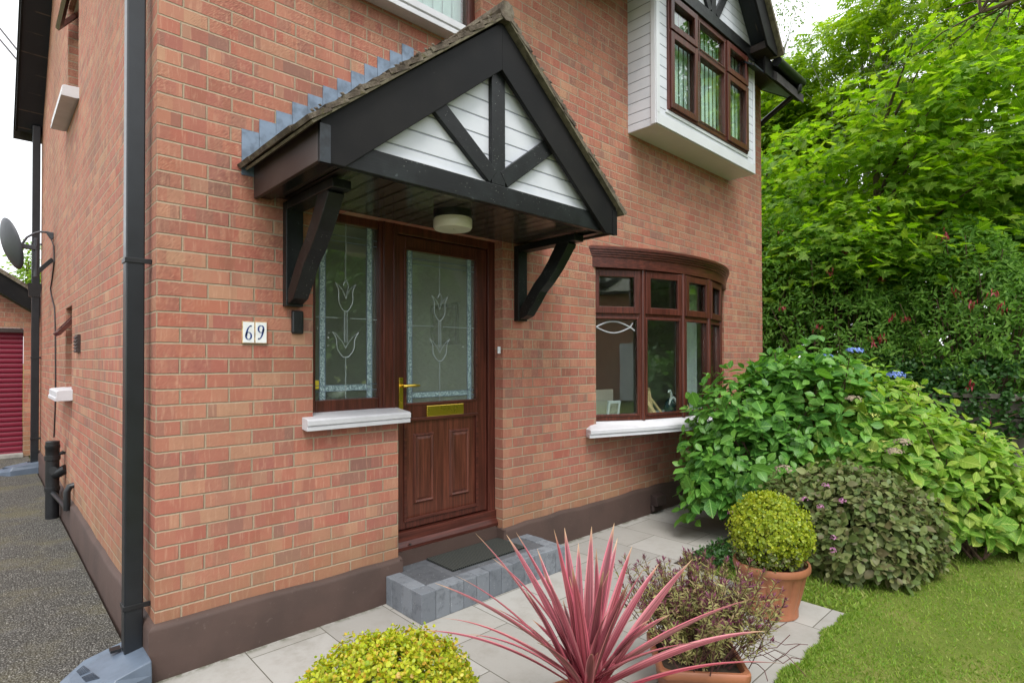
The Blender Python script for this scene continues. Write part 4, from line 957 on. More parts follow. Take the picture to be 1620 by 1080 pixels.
# house number plaque
NP = root('number_plaque','white ceramic number plaque reading 69 beside the front door','house number')
zc_ = 1.653
for i in range(2):
    x0 = .389+i*.0640
    box('tile',(x0,-.012,zc_-.058),(x0+.0628,-.001,zc_+.058),'ceramic_edge',NP,bevel=.002)
    box('glaze',(x0+.003,-.0128,zc_-.054),(x0+.0598,-.0121,zc_+.054),'ceramic',NP)
def six(cx,cz,s,flip):
    m = MB(); f = -1 if flip else 1; y = -.0138
    def P(x,z): return (cx+f*x*s, y, cz+f*z*s)
    n = 28; o = []; i_ = []
    for k in range(n):
        a = 2*math.pi*k/n; o.append((.40*math.cos(a), -.42+.46*math.sin(a)+.0)); i_.append((.205*math.cos(a), -.42+.375*math.sin(a)))
    m.add([P(*q) for q in o+i_],[(k,(k+1)%n,n+(k+1)%n,n+k) for k in range(n)])
    L = []; Rr = []
    for k in range(15):
        u_ = k/14; a = math.pi*(1.0-.62*u_); cxx = .02+.0*u_
        xo = .02+ -.42*math.cos(math.pi*.5*u_)**1.0+ .30*u_; zo = -.42+1.25*math.sin(math.pi*.5*u_)
        wd = .19*(1-u_)+.07
        L.append((xo,zo)); Rr.append((xo+wd*(1-.2*u_),zo-.07*u_))
    m.add([P(*q) for q in L+Rr],[(k,k+1,15+k+1,15+k) for k in range(14)])
    c = [( .26+.085*math.cos(2*math.pi*k/14), .72+.085*math.sin(2*math.pi*k/14)) for k in range(14)]
    m.add([P(*q) for q in c],[tuple(range(14))])
    return m
six(.420,zc_,.045,False).build('numeral','navy',NP); six(.4838,zc_,.045,True).build('numeral','navy',NP)
# doorbell
DB = root('doorbell','slim black video doorbell fixed to the brick below the left bracket','doorbell')
box('case',(.648,-.024,1.652),(.716,-.001,1.782),'black_plastic',DB,bevel=.010)
MB().lathe([(.009,0),(.012,.001),(.012,.003),(.009,.003)],(0,0,0),20).build('button','grey_pipe',DB)
bt = [c for c in DB.children if c.name.startswith('button')][0]; bt.rotation_euler = (R(90),0,0); bt.location = (.699,-.0245,1.69)
tg = MB().box((2.200,-.012,1.552),(2.226,-.001,1.604)).build('sensor_tag','white_plastic',bevel=.003); tag(tg,'tiny white rectangular sensor on the brick edge right of the door','sensor')
tag(MB().tube([(2.56,-.42,2.392),(2.56,-.42,2.345),(2.565,-.42,2.325),(2.58,-.42,2.315),(2.595,-.42,2.325),(2.596,-.42,2.34)],.004,8).build('hanging_hook','red_hook',smooth=True),'small dark red metal hook hanging from the porch soffit','hook')
LP = root('ceiling_lamp','round opal glass ceiling lamp on a black base under the porch','lamp')
lc = (1.462,-.415,0)
MB().lathe([(0,2.3915),(.115,2.3915),(.115,2.355),(.108,2.350),(0,2.350)],lc,40).build('base','black_plastic',LP,smooth=True)
MB().lathe([(0,2.349),(.113,2.349),(.116,2.34),(.116,2.298),(.108,2.286),(0,2.282)],lc,48).build('shade','opal',LP,smooth=True)
VC = root('vent_cowl','brown plastic vent cowl on the plinth under the bow window','vent')
m = MB(); m.prism([(4.20,-.031,.19),(4.20,-.10,.17),(4.20,-.11,.085),(4.20,-.031,.085)],(.16,0,0)); m.build('hood','brown_board',VC,bevel=.004)
MB().tube([(4.215,-.045,.085),(4.215,-.05,.03)],.022,10).build('spout','brown_board',VC,smooth=True)

# ================================================================== SEEN THROUGH THE GLASS
FP = root('framed_picture','black framed picture hanging in the hall behind the door glass','picture')
m = MB(); ya,yb,za_,zb_ = .95,1.36,1.65,2.03; xw = 2.598
for a,b in (((xw-.02,ya,za_),(xw,ya+.03,zb_)),((xw-.02,yb-.03,za_),(xw,yb,zb_)),((xw-.02,ya+.03,za_),(xw,yb-.03,za_+.03)),((xw-.02,ya+.03,zb_-.03),(xw,yb-.03,zb_))): m.box(a,b)
m.build('frame','frame_black',FP); box('print',(xw-.008,ya+.03,za_+.03),(xw-.002,yb-.03,zb_-.03),'print',FP)
bo = MB().lathe([(0,0),(.03,0),(.05,.008),(.075,.05),(.07,.05),(.045,.012),(0,.008)],(1.02,.20,1.27),28).build('bowl','cream_glaze',smooth=True); tag(bo,'small pale glazed bowl on the ledge inside the tulip sidelight','bowl')
box('inner_sill',(.80,.171,1.235),(1.28,.26,1.268),'white_plastic',H)
tag(box('window_sticker',(.846,.1245,1.335),(.872,.1275,1.385),'yellow_tag'),'small yellow sticker low on the sidelight glass','sticker')
# fish outline in the first bow light
a_, b_ = Vector((*BP[0],0)), Vector((*BP[1],0)); dd_ = (b_-a_).normalized(); nn_ = Vector((dd_.y,-dd_.x,0)); mid = a_.lerp(b_,.50)+nn_*.012
pts1 = []; 
def fpnt(u_,z): q = mid+dd_*u_; return (q.x,q.y,1.80+z)
m = MB(); m.tube([fpnt(-.19+.34*k/16,.052*math.sin(math.pi*k/16)*1.0) for k in range(17)]+[fpnt(.195,-.03)],.007,6); m.tube([fpnt(-.19+.34*k/16,-.052*math.sin(math.pi*k/16)) for k in range(17)]+[fpnt(.175,.04)],.006,6)
tag(m.build('fish_ornament','sticker_grey',smooth=True),'white outline of a fish on the leftmost bow window light','ornament')
isl = MB(); isl.add([(x,y+.03,.945) for x,y in BP]+[(5.825,.30,.945),(3.395,.30,.945)],[tuple(range(8))]); isl.add([(x,y+.03,.915) for x,y in BP]+[(5.825,.30,.915),(3.395,.30,.915)],[tuple(range(8))[::-1]]); isl.add([(5.825,.30,.945),(3.395,.30,.945),(3.395,.30,.915),(5.825,.30,.915)],[(0,1,2,3)]); isl.build('inner_sill','white_plastic',H)
def photo_frame(label, x, y, w_, h_, rz_, mat='pale_wood', back=True, pic=False):
    F = tag(empty('photo_frame',(x,y,.946)),label,'photo frame','photo frames on the window sill'); F.rotation_euler = (R(-10) if back else R(10),0,rz_)
    m = MB(); t_ = .018; e = .022
    m.box((-w_/2,0,0),(-w_/2+e,t_,h_)); m.box((w_/2-e,0,0),(w_/2,t_,h_)); m.box((-w_/2+e,0,0),(w_/2-e,t_,e)); m.box((-w_/2+e,0,h_-e),(w_/2-e,t_,h_)); m.build('frame',mat,F)
    box('backing',(-w_/2+e,.003,e),(w_/2-e,.010,h_-e),'print' if pic else mat,F)
    if back: MB().bar((0,-.003,h_*.72),(0,-.10,.02),.05,.008,(0,1,0)).build('strut','pale_wood',F)
photo_frame('white photo frame standing on the sill in the leftmost bow light',3.70,.05,.14,.18,R(-15),'white_plastic',False,True)
photo_frame('light wooden photo frame seen from behind, left of the swan figurine',4.13,-.05,.18,.25,R(-8))
photo_frame('taller light wooden photo frame seen from behind, nearest the swan figurine',4.33,.03,.17,.28,R(14))
photo_frame('dark backed photo frame with wooden strut in the middle bow light',4.78,-.06,.17,.20,R(-25),'frame_black')
photo_frame('narrow wooden photo frame behind the dark backed frame',4.98,.00,.14,.20,R(40))
bd_ = box('pale_board',(3.62,.42,.75),(4.22,.46,1.20),'pale_board'); tag(bd_,'pale upholstered chair back behind the leftmost bow light','chair back')
SW = root('swan_figurine','white and dark teal swan figurine on the bow window sill','figurine')
sx_, sy_ = 4.46, -.10
MB().lathe([(0,.0),(.035,.0),(.058,.03),(.064,.08),(.052,.13),(.024,.165),(0,.17)],(sx_,sy_,.946),20).build('body','dark_teal',SW,smooth=True)
MB().tube([(sx_+.055,sy_-.02,.95),(sx_+.066,sy_-.02,1.02),(sx_+.05,sy_-.02,1.09),(sx_+.015,sy_-.02,1.125),(sx_-.03,sy_-.02,1.11),(sx_-.06,sy_-.02,1.06)],[.03,.034,.026,.016,.012,.006],10).build('wing','cream_glaze',SW,smooth=True)
MB().tube([(sx_+.01,sy_,1.11),(sx_+.015,sy_,1.16),(sx_-.005,sy_,1.195),(sx_-.03,sy_,1.19),(sx_-.045,sy_,1.175)],[.014,.012,.012,.013,.004],10).build('neck','cream_glaze',SW,smooth=True)
def drape(label, x0, x1, y, z0, z1, waves, amp, mat, name, cat, group):
    m = MB(); n = waves*8; vs = []; 
    for i in range(n+1):
        x = x0+(x1-x0)*i/n; yy = y+amp*math.sin(2*math.pi*waves*i/n); vs += [(x,yy,z0),(x,yy,z1)]
    m.add(vs,[(2*i,2*i+2,2*i+3,2*i+1) for i in range(n)]); o = m.build(name,mat,smooth=True); return tag(o,label,cat,group)
drape('pale curtain hanging at the left edge of the bow window',3.42,3.58,.36,.70,2.42,3,.03,'curtain','curtain','curtain','curtains in the bow window')
drape('pale curtain gathered inside the right half of the bow window',5.36,5.78,.34,.70,2.42,6,.035,'curtain','curtain','curtain','curtains in the bow window')
def blinds(label, x0, x1, y, z0, z1, group):
    m = MB(); n = int((x1-x0)/.085)
    for i in range(n):
        x = x0+(x1-x0)*(i+.5)/n; m.prism([(x-.047,y-.008,z0),(x+.047,y+.008,z0),(x+.047,y+.009,z0),(x-.047,y-.007,z0)],(0,0,z1-z0))
    tag(m.build('vertical_blind','blind'),label,'blind',group)
blinds('pale green vertical blinds closed behind the oriel bay window',4.1,5.78,-.215,3.84,4.93,'vertical blinds upstairs')
blinds('pale green vertical blinds in the window above the porch roof',.80,2.0,.17,3.9,4.98,'vertical blinds upstairs')

# ================================================================== GARAGE behind, left
GA = root('brick_garage','brick garage with a crimson roller door at the end of the drive','garage')
gy = 8.6; gx0, gx1 = -2.9, .25; gcx = -1.33
m = wall_grid([gx0,gx1],[0,2.08],[(-2.55,-.113,.0,2.02)],lambda u,z:(u,gy,z)); m.add([(gx0,gy,2.08),(gx1,gy,2.08),(gcx,gy,2.08+.7*(gx1-gcx))],[(0,1,2)])
m.quad((gx1,gy,0),(gx1,gy+5,0),(gx1,gy+5,2.08),(gx1,gy,2.08)); m.quad((gx0,gy+5,0),(gx0,gy,0),(gx0,gy,2.08),(gx0,gy+5,2.08)); m.build('wall','brick',GA)
box('roller_door',(-2.55,gy+.08,.05),(-.113,gy+.11,2.02),'roller',GA); box('door_head',(-2.55,gy+.005,1.955),(-.113,gy+.08,2.019),'brown_board',GA); box('threshold',(-2.55,gy-.12,.0),(-.113,gy+.12,.05),'concrete',GA)
for sx in (-1,1):
    e1 = gx1-gcx+.18; zz = lambda q: 2.20+.7*(gx1-gcx-q)
    MB().prism([(gcx,gy-.18,zz(0)-.10),(gcx+sx*e1,gy-.18,zz(e1)-.10),(gcx+sx*e1,gy-.18,zz(e1)+.20),(gcx,gy-.18,zz(0)+.20)],(0,.03,0)).build('bargeboard','black_board',GA)
    MB().prism([(gcx,gy-.22,zz(0)+.20),(gcx+sx*(e1+.05),gy-.22,zz(e1+.05)+.20),(gcx+sx*(e1+.05),gy-.22,zz(e1+.05)+.27),(gcx,gy-.22,zz(0)+.27)],(0,5.4,0)).build('roof','roof_tile',GA)

# ================================================================== PLANTS
def rosettes(P, D, pairs, gap, size, spread=.85, lift=.35, jit=.25, droop=.0, whorl=2):
    """leaf pairs down each shoot. P tips, D shoot directions -> positions, axes, normals, sizes"""
    n = len(P); D = unit(D); ref = unit(np.cross(D, sph(n))); bi = np.cross(D, ref); out = []
    for k in range(pairs):
        base = P - D*(gap*k*rng.uniform(.8,1.2,(n,1)))
        for q in range(whorl):
            a = k*(math.pi/whorl) + 2*math.pi*q/whorl + rng.normal(0,.25,n)
            rad = ref*np.cos(a)[:,None]+bi*np.sin(a)[:,None]
            lf_ = lift+ (.55 if k == 0 else 0)
            A = rad*spread + D*lf_ + rng.normal(0,jit,(n,3)); A[:,2] -= droop*(1 if k else .3)
            N = D + rad*(-.25) + rng.normal(0,jit,(n,3))
            s = size*(.62 if k == 0 else 1.0)*rng.uniform(.7,1.2,n)
            out.append((base+rad*size*.05, A, N, s))
    return tuple(np.concatenate(z) for z in zip(*out))
def lumpf(seed, k=9, amp=.22):
    q = np.random.default_rng(seed); C = unit(q.normal(size=(k,3))); A = q.uniform(-.6,1,k)*amp
    return lambda U: 1+np.sum(A[None]*np.maximum(0, U@C.T)**4, 1)
def mound(c, r, n, seed, inner=.62, amp=.22, zmin=.03, up=-.4, power=.5):
    """points filling the outer part of a lumpy mound, with outward directions"""
    f = lumpf(seed,amp=amp); U = sph(n*3); U = U[U[:,2] > up][:n]
    rad = inner+(1-inner)*rng.uniform(0,1,len(U))**power
    rr = np.array(r); P = np.array(c)+U*rr*(f(U)*rad)[:,None]; D = unit(U/rr)
    ok = P[:,2] > zmin
    return P[ok], D[ok]
def stems(name, c, tips, r, mat, parent, sag=.0, n=5):
    m = MB()
    for p in tips:
        b = Vector((c[0]+rnd.uniform(-1,1)*c[3], c[1]+rnd.uniform(-1,1)*c[3], c[2])); t_ = Vector(p)
        mid_ = b.lerp(t_,.5)+Vector((rnd.uniform(-.04,.04),rnd.uniform(-.04,.04),.06))
        m.tube([b,b.lerp(mid_,.6),mid_,mid_.lerp(t_,.5)+Vector((0,0,.015)),t_],[r,r*.85,r*.7,r*.55,r*.4],n,cap=False)
    return m.build(name,mat,parent)

# ---- hydrangea by the bow window
HY = root('hydrangea_shrub','dark glossy green hydrangea growing against the bow window sill','shrub','hydrangeas in the flower bed')
HL = root('hydrangea_shrub','light green hydrangea covered in lime flower buds, spreading towards the lawn','shrub','hydrangeas in the flower bed')
def hydrangea(parent, mounds, mat, size):
    Ps, Ds = [], []
    for c, r, n, sd in mounds:
        P, D = mound(c,r,n,sd,inner=.66,amp=.26,up=-.35); Ps.append(P); Ds.append(D+np.array([0,0,.95]))
    P = np.concatenate(Ps); D = np.concatenate(Ds)
    q = rosettes(P,D,3,.07,size,1.0,.16,.30,droop=.22); q = (*q[:3], q[3]*rng.choice([.6,.8,1.0,1.1],len(q[3])))
    leaves('foliage','oval',*q,mat=mat,parent=parent)
    c0 = mounds[1][0]; stems('stem',(c0[0],c0[1],0,.3),P[rng.choice(len(P),110,replace=False)],.009,'twig',parent)
    return P, unit(D)
P1, D1 = hydrangea(HY,(((4.42,-.93,.62),(.56,.52,.80),320,1),((4.70,-1.15,.72),(.66,.60,.88),380,2),((4.02,-.78,.42),(.30,.28,.48),90,6)),'leaf_hydrangea',.142)
P2, D2 = hydrangea(HL,(((5.02,-1.65,.58),(.80,.72,.84),440,3),((5.12,-2.15,.40),(.60,.52,.58),260,4),((5.45,-2.55,.27),(.46,.36,.40),130,5),((5.2,-1.15,.80),(.6,.5,.72),200,7)),'leaf_hydrangea_light',.138)
P, D = P2, D2; hyP, hyD = P2, D2
def flowerhead(parent, p, r, mat, n=70, flat=.45, size=.3, name='flower_head'):
    U = sph(n); U[:,2] = np.abs(U[:,2]); Q = np.array(p)+U*np.array([r,r,r*flat]); return leaves(name,'round',Q,np.cross(U,sph(n)),U,r*size,mat,parent)
def near_tip(x_, y_, z_): 
    i = np.argmin(np.sum((hyP-np.array([x_,y_,z_]))**2,1)); return hyP[i]+hyD[i]*.03
for px_,py_,ds in ((1224,579,5.3),(1352,556,4.5),(1418,594,4.4),(1305,566,4.7)):
    q = pix(px_,py_,ds); flowerhead(HL,(q.x,q.y,q.z),.065 if py_ != 568 else .045,'petal_blue',80)
sel = [i for i in rng.permutation(len(P)) if P[i][2] > .55][:48]
for i in sel: flowerhead(HL,P[i]+unit(D[i:i+1])[0]*.035,.042*rnd.uniform(.7,1.2),'bud_lime',34,.3,.28,'flower_bud')
for px_,py_,ds in ((1350,632,4.3),(1428,700,4.1),(1415,715,4.1),(1240,742,4.0)):
    q = pix(px_,py_,ds); flowerhead(HL,(q.x,q.y,q.z),.06,'dry_flower',60,.5,.3,'dry_head')

# ---- weigela: low bronze-green mound with pink flowers
WG = root('weigela_shrub','low bronze green shrub with small pink flowers behind the round terracotta pot','shrub')
Ps, Ds = [], []
for c, r, n, sd in (((4.0,-1.86,.27),(.45,.40,.48),760,11),((3.82,-1.55,.30),(.30,.30,.40),260,12),((4.22,-2.05,.24),(.34,.28,.40),330,13)):
    P, D = mound(c,r,n,sd,inner=.7,amp=.15,up=-.45); Ps.append(P); Ds.append(D*np.array([1,1,.6])+np.array([0,0,.15]))
P = np.concatenate(Ps); D = np.concatenate(Ds)
leaves('foliage','oval',*rosettes(P+unit(D)*np.minimum(rng.exponential(.018,(len(P),1)),.06),D+np.array([0,0,.7]),3,.036,.072,1.0,.25,.42,droop=.30),mat='leaf_weigela',parent=WG)
stems('stem',(3.95,-1.8,0,.15),P[rng.choice(len(P),110,replace=False)],.005,'dark_stem',WG)
for px_,py_,ds in ((1306,768,3.75),(1273,790,3.7),(1333,792,3.7),(1298,802,3.65),(1317,870,3.6),(1319,851,3.6),(1157,812,3.95)):
    q = pix(px_,py_,ds); flowerhead(WG,(q.x,q.y,q.z),.022,'petal_pink',22,.8,.6)

# ---- pots
def round_pot(label, c, rt, rb, h, zr, flutes=15, group='terracotta plant pots'):
    Pt = root('plant_pot',label,'plant pot',group); m = MB(); n = flutes*6
    prof = [(rb*.9,0),(rb,.004),(rb,.02),(rb*1.0,.05),(rb+(rt-rb)*.35,h*.45),(rb+(rt-rb)*.66,h*.78),(rb+(rt-rb)*.74,h*.86),(rt*.985,h*.875),(rt,h*.90),(rt,h*.965),(rt*.985,h),(rt*.93,h),(rt*.90,h*.93),(rt*.88,h*.88)]
    vs = []; q = len(prof)
    for k in range(n):
        a = 2*math.pi*k/n; fl_ = .011*(abs(math.sin(a*flutes/2))**.30-1)
        for i,(r_,z_) in enumerate(prof):
            ww = fl_ if 3 <= i <= 5 else 0; vs.append((c[0]+(r_+ww)*math.cos(a),c[1]+(r_+ww)*math.sin(a),c[2]+z_))
    m.add(vs,[(k*q+i,((k+1)%n)*q+i,((k+1)%n)*q+i+1,k*q+i+1) for k in range(n) for i in range(q-1)])
    m.build('body','terracotta',Pt,smooth=True)
    MB().lathe([(0,h*.885),(rt*.5,h*.89),(rt*.885,h*.885)],c,30).build('soil','soil',Pt)
    return Pt
round_pot('round fluted terracotta pot standing at the corner of the path',(2.872,-1.692,0),.212,.145,.305,.3)
GB = root('golden_ball_shrub','clipped ball of yellow green leaves growing in the round terracotta pot','shrub')
P, D = mound((2.872,-1.692,.475),(.225,.225,.222),1500,21,inner=.70,amp=.13,up=-.85)
leaves('foliage','round',*rosettes(P+unit(D)*np.minimum(rng.exponential(.009,(len(P),1)),.026),D,3,.016,.022,.9,.3,.4),mat='leaf_goldball',parent=GB)
P, D = mound((2.872,-1.692,.36),(.205,.205,.12),300,22,inner=.6,up=-.5); leaves('bronze_leaf','round',*rosettes(P,D,2,.014,.022,.9,.3,.4),mat='leaf_weigela',parent=GB)
stems('stem',(2.93,-1.745,.27,.05),P[:60],.004,'twig',GB)
# square planter with straggly hebe
PL = root('square_planter','square terracotta planter holding straggly purple tipped hebe','planter','terracotta plant pots')
m = MB(); ang = R(42); ca, sa = math.cos(ang), math.sin(ang)
def sq(hw_, z, n=5, rc=.035):
    o = []
    for cx2, cy2, a0 in ((hw_-rc,hw_-rc,0),(-hw_+rc,hw_-rc,90),(-hw_+rc,-hw_+rc,180),(hw_-rc,-hw_+rc,270)):
        for k in range(n):
            a = R(a0+90*k/(n-1)); x, y = cx2+rc*math.cos(a), cy2+rc*math.sin(a); o.append((1.755+ca*x-sa*y,-1.80+sa*x+ca*y,z))
    return o
lv = [sq(.145,0),sq(.168,.155),sq(.170,.16),sq(.186,.161),sq(.189,.167),sq(.189,.192),sq(.184,.198),sq(.170,.198),sq(.164,.19),sq(.158,.16)]; q = len(lv[0])
m.add([v for L_ in lv for v in L_],[(i*q+k,i*q+(k+1)%q,(i+1)*q+(k+1)%q,(i+1)*q+k) for i in range(len(lv)-1) for k in range(q)]); m.build('body','terracotta',PL,smooth=True)
MB().add(sq(.160,.172),[tuple(range(q))]).build('soil','soil',PL)
HB = root('hebe_shrub','straggly hebe with thin woody stems and purple leaf tips in the square planter','shrub')
tipsP = []; tipsD = []; m = MB()
for i in range(210):
    a = rnd.uniform(0,2*math.pi); rr = abs(rnd.gauss(0,.09)); b = Vector((1.755+rr*math.cos(a)*.9,-1.80+rr*math.sin(a)*.9,.18))
    lean = rnd.uniform(.15,1.1); az = a+rnd.uniform(-.7,.7); L_ = rnd.uniform(.22,.44)
    dv = Vector((math.cos(az)*lean,math.sin(az)*lean,1.0)).normalized()
    p = [b]
    for k in range(4): dv = (dv+Vector((rnd.uniform(-.25,.25),rnd.uniform(-.25,.25),.10))).normalized(); p.append(p[-1]+dv*L_/4)
    m.tube(p,[.0028,.0025,.002,.0017,.0013],4,cap=False)
    for k in range(2):
        tipsP.append(p[-1-k]); tipsD.append(dv)
    if rnd.random() < .7:
        s_d = (dv+Vector((rnd.uniform(-.8,.8),rnd.uniform(-.8,.8),.2))).normalized(); e = p[2]+s_d*rnd.uniform(.05,.12); m.tube([p[2],e],.0015,4,cap=False); tipsP.append(e); tipsD.append(s_d)
m.build('stem','dark_stem',HB)
tp, td = np.array(tipsP), np.array(tipsD)
leaves('foliage','narrow',*rosettes(tp,td,8,.013,.031,.8,.55,.28),mat='leaf_hebe',parent=HB)
leaves('purple_tip','narrow',*rosettes(tp+td*.010,td,4,.006,.025,.6,.9,.22),mat='leaf_hebe_tip',parent=HB)
P, D = mound((1.755,-1.80,.20),(.16,.16,.09),190,23,inner=.2,up=0); leaves('low_leaf','narrow',*rosettes(P,D,5,.012,.028,.8,.45,.3),mat='leaf_hebe',parent=HB)
# creeping bare stems over the edge
m = MB()
for i in range(9):
    b = Vector((1.90,-1.93,.20)); a = R(-60+rnd.uniform(-38,45)); p = [b]; z = .20
    for k in range(6): a += rnd.uniform(-.5,.5); b = b+Vector((math.cos(a)*.05,math.sin(a)*.05,rnd.uniform(-.035,.03))); p.append(b)
    m.tube(p,.0018,4)
m.build('bare_stem','dark_stem',HB)

# ---- golden shrub, foreground
round_pot('round terracotta pot under the bright yellow shrub in front',(.46,-1.33,0),.22,.15,.27,.27)
GS = root('golden_shrub','bright yellow green small leaved shrub nearest the camera in front of the step','shrub')
Ps, Ds = [], []
for c, r, n, sd in (((.475,-1.335,.268),(.298,.285,.215),2300,31),):
    P, D = mound(c,r,n,sd,inner=.80,amp=.14,up=-.35); Ps.append(P); Ds.append(D+np.array([0,0,.5]))
P = np.concatenate(Ps); D = np.concatenate(Ds); Pn = P+unit(D)*np.minimum(rng.exponential(.011,(len(P),1)),.032)
leaves('foliage','round',*rosettes(Pn,D,3,.013,.0215,.85,.4,.35),mat='leaf_gold',parent=GS)
stems('stem',(.475,-1.335,.22,.06),P[::20],.003,'green_stem',GS)

# ---- cordyline
round_pot('round terracotta pot under the pink spiky cordyline in front',(.985,-1.80,0),.20,.14,.26,.26)
CO = root('cordyline','pink striped spiky cordyline fanning out in the foreground','plant')
cvs, cfs, cuv = [], [], []
def blade(az, el, L, wd, sag, base, tw):
    n = 16; dh = Vector((math.cos(az),math.sin(az),0)); p = Vector(base); e = el; o = len(cvs); sdv = Vector((-math.sin(az),math.cos(az),0))
    for i in range(n+1):
        u_ = i/n; dv = dh*math.cos(e)+Vector((0,0,1))*math.sin(e)
        nrm = -dh*math.sin(e)+Vector((0,0,1))*math.cos(e)
        w_ = wd*(.55+.45*min(1,u_/.35))*(1-max(0,(u_-.45)/.55)**1.7)*.5+.0006
        s2 = (sdv*math.cos(tw*u_)+nrm*math.sin(tw*u_))
        fold = nrm*(.35*w_)
        for k,(q_,hh) in enumerate(((-1,1),(-.5,.35),(0,0),(.5,.35),(1,1))): cvs.append(p+s2*w_*q_+fold*hh); cuv.append((k/4,u_))
        p = p+dv*L/n; e -= sag/n*(.4+1.4*u_)
    for i in range(n):
        for k in range(4): a = o+i*5+k; cfs.append((a,a+1,a+6,a+5))
ctr = (.985,-1.80,.30)
# leaves read off the photograph: tip pixel and depth
for (px_,py_,ds,wd,sag) in [(690,928,2.0,.026,.35),(722,918,1.95,.024,.45),(752,848,2.05,.028,.25),(777,890,2.0,.022,.5),(801,848,2.12,.030,.15),(816,843,2.2,.030,.12),(876,838,2.15,.034,.08),(893,835,2.25,.036,.06),(936,833,2.15,.032,.05),(943,868,2.0,.030,.05),(972,828,2.2,.038,.06),(977,852,2.3,.030,.08),
        (1043,893,2.1,.034,.15),(1095,888,2.2,.040,.22),(1022,898,2.0,.028,.2),(1190,951,2.15,.042,.3),(1210,1004,2.05,.040,.4),(1245,1058,2.0,.030,.5),(664,1005,1.85,.022,.5),(700,985,2.2,.022,.6),(860,905,1.9,.034,.1),(905,900,1.85,.036,.1),(955,905,1.85,.036,.1),(995,925,1.85,.034,.15),(830,935,1.85,.032,.2),(1060,975,1.9,.034,.3),(780,965,1.85,.028,.35),(1110,1020,1.85,.032,.4),(1000,865,2.3,.030,.1),(850,870,2.35,.028,.15),(915,860,2.4,.03,.1),(740,1010,1.8,.028,.5)]:
    tip = pix(px_,py_,ds); b = Vector(ctr)+Vector((rnd.uniform(-.03,.03),rnd.uniform(-.03,.03),rnd.uniform(-.03,.05)))
    v = tip-b; az = math.atan2(v.y,v.x); hz = math.hypot(v.x,v.y); el = math.atan2(v.z,hz)+sag*.42; blade(az,el,v.length*(1+sag*.06),wd*1.18,sag,b,rnd.uniform(-.5,.5))
for i in range(14):
    az = rnd.uniform(0,2*math.pi); el = R(rnd.uniform(45,86)); blade(az,el,rnd.uniform(.30,.50),rnd.uniform(.026,.038),rnd.uniform(.1,.5),Vector(ctr)+Vector((rnd.uniform(-.03,.03),rnd.uniform(-.03,.03),rnd.uniform(-.02,.06))),rnd.uniform(-.6,.6))
me = bpy.data.meshes.new('foliage'); me.from_pydata([tuple(v) for v in cvs],[],cfs); uvl = me.uv_layers.new(name='UVMap')
for l in me.loops: uvl.data[l.index].uv = cuv[l.vertex_index]
me.materials.append(M_('leaf_cordyline')); o = bpy.data.objects.new('foliage',me); COL.objects.link(o); o.parent = CO
for q in me.polygons: q.use_smooth = True
MB().tube([(.985,-1.80,.22),(.985,-1.80,.36)],[.035,.028],12).build('trunk','bark',CO,smooth=True)

# ---- ground cover and grass
def grass(name, P, h, mat, kind='narrow'):
    n = len(P); A = np.stack([rng.normal(0,.6,n),rng.normal(0,.6,n),np.full(n,.75)],1); return leaves(name,kind,P,A,sph(n),h,mat)
n = 95000
gx = 2.15+(rng.uniform(0,1,n)**1.5)*4.6; gy_ = -2.02-rng.uniform(0,1,n)**1.2*1.9
edge = (gx < 3.2)
den = .55+.45*np.sin(gx*3.1+1)*np.sin(gy_*4.3)+.3*np.sin(gx*9.0+gy_*7); keep = rng.uniform(size=n) < .35+.6*den; gx, gy_, edge = gx[keep], gy_[keep], edge[keep]; n = len(gx)
gp = np.stack([gx,gy_+np.where(rng.uniform(size=n) < .04, .03, 0)*edge,np.full(n,-.012)],1); ne = 5000; ex = rng.uniform(2.1,3.2,ne); ep = np.stack([ex,-2.03+.012*np.sin(ex*23)+.012*np.sin(ex*9+1)-np.abs(rng.normal(0,.02,ne))+.014,np.full(ne,-.004)],1); gp = np.concatenate([gp[gp[:,1] < -2.03],ep])
go = grass('grass',gp,rng.uniform(.012,.034,len(gp)),'leaf_grass'); tag(go,'short mown green lawn grass beside the path','grass',kind='stuff')
n = 9000; P = np.stack([3.17+rng.uniform(0,1,n)**1.3*2.2,rng.uniform(-2.06,-1.15,n),np.zeros(n)-.004],1); go = grass('grass',P,rng.uniform(.012,.045,n),'leaf_grass'); tag(go,'rough longer grass at the corner of the flower bed','grass',kind='stuff')
P = np.stack([rng.uniform(3.3,3.8,260),rng.uniform(-1.35,-.95,260),rng.uniform(.01,.09,260)],1); D = np.tile([0,0,1.],(260,1))+rng.normal(0,.4,(260,3))
gc = leaves('ground_cover','diamond',*rosettes(P,D,2,.02,.045,.9,.2,.3),mat='leaf_ivy'); tag(gc,'dark leafy ground cover at the corner of the flower bed','ground cover',kind='stuff')
MSg = MB()

# ---- strap leaved clump at the right edge
def strap_clump(label, c, n, L, seed):
    q = random.Random(seed); K = root('strap_leaved_plant',label,'plant','strap leaved plants by the garden wall'); m = MB()
    for i in range(n):
        az = q.uniform(0,2*math.pi); e = R(q.uniform(45,85)); p = Vector(c)+Vector((q.uniform(-.15,.15),q.uniform(-.15,.15),0)); LL = L*q.uniform(.6,1.1); o = len(m.v); sdv = Vector((-math.sin(az),math.cos(az),0)); vs = []
        for k in range(9):
            u_ = k/8; w_ = .016*(1-u_**2)+.001; vs += [p-sdv*w_,p+sdv*w_]; p = p+(Vector((math.cos(az),math.sin(az),0))*math.cos(e)+Vector((0,0,math.sin(e))))*LL/8; e -= R(q.uniform(8,17))
        m.add(vs,[(2*k,2*k+1,2*k+3,2*k+2) for k in range(8)])
    m.build('foliage','leaf_strap',K)
strap_clump('arching strap leaved plant below the low timber wall, nearer clump',(6.9,-2.45,0),90,.75,1)
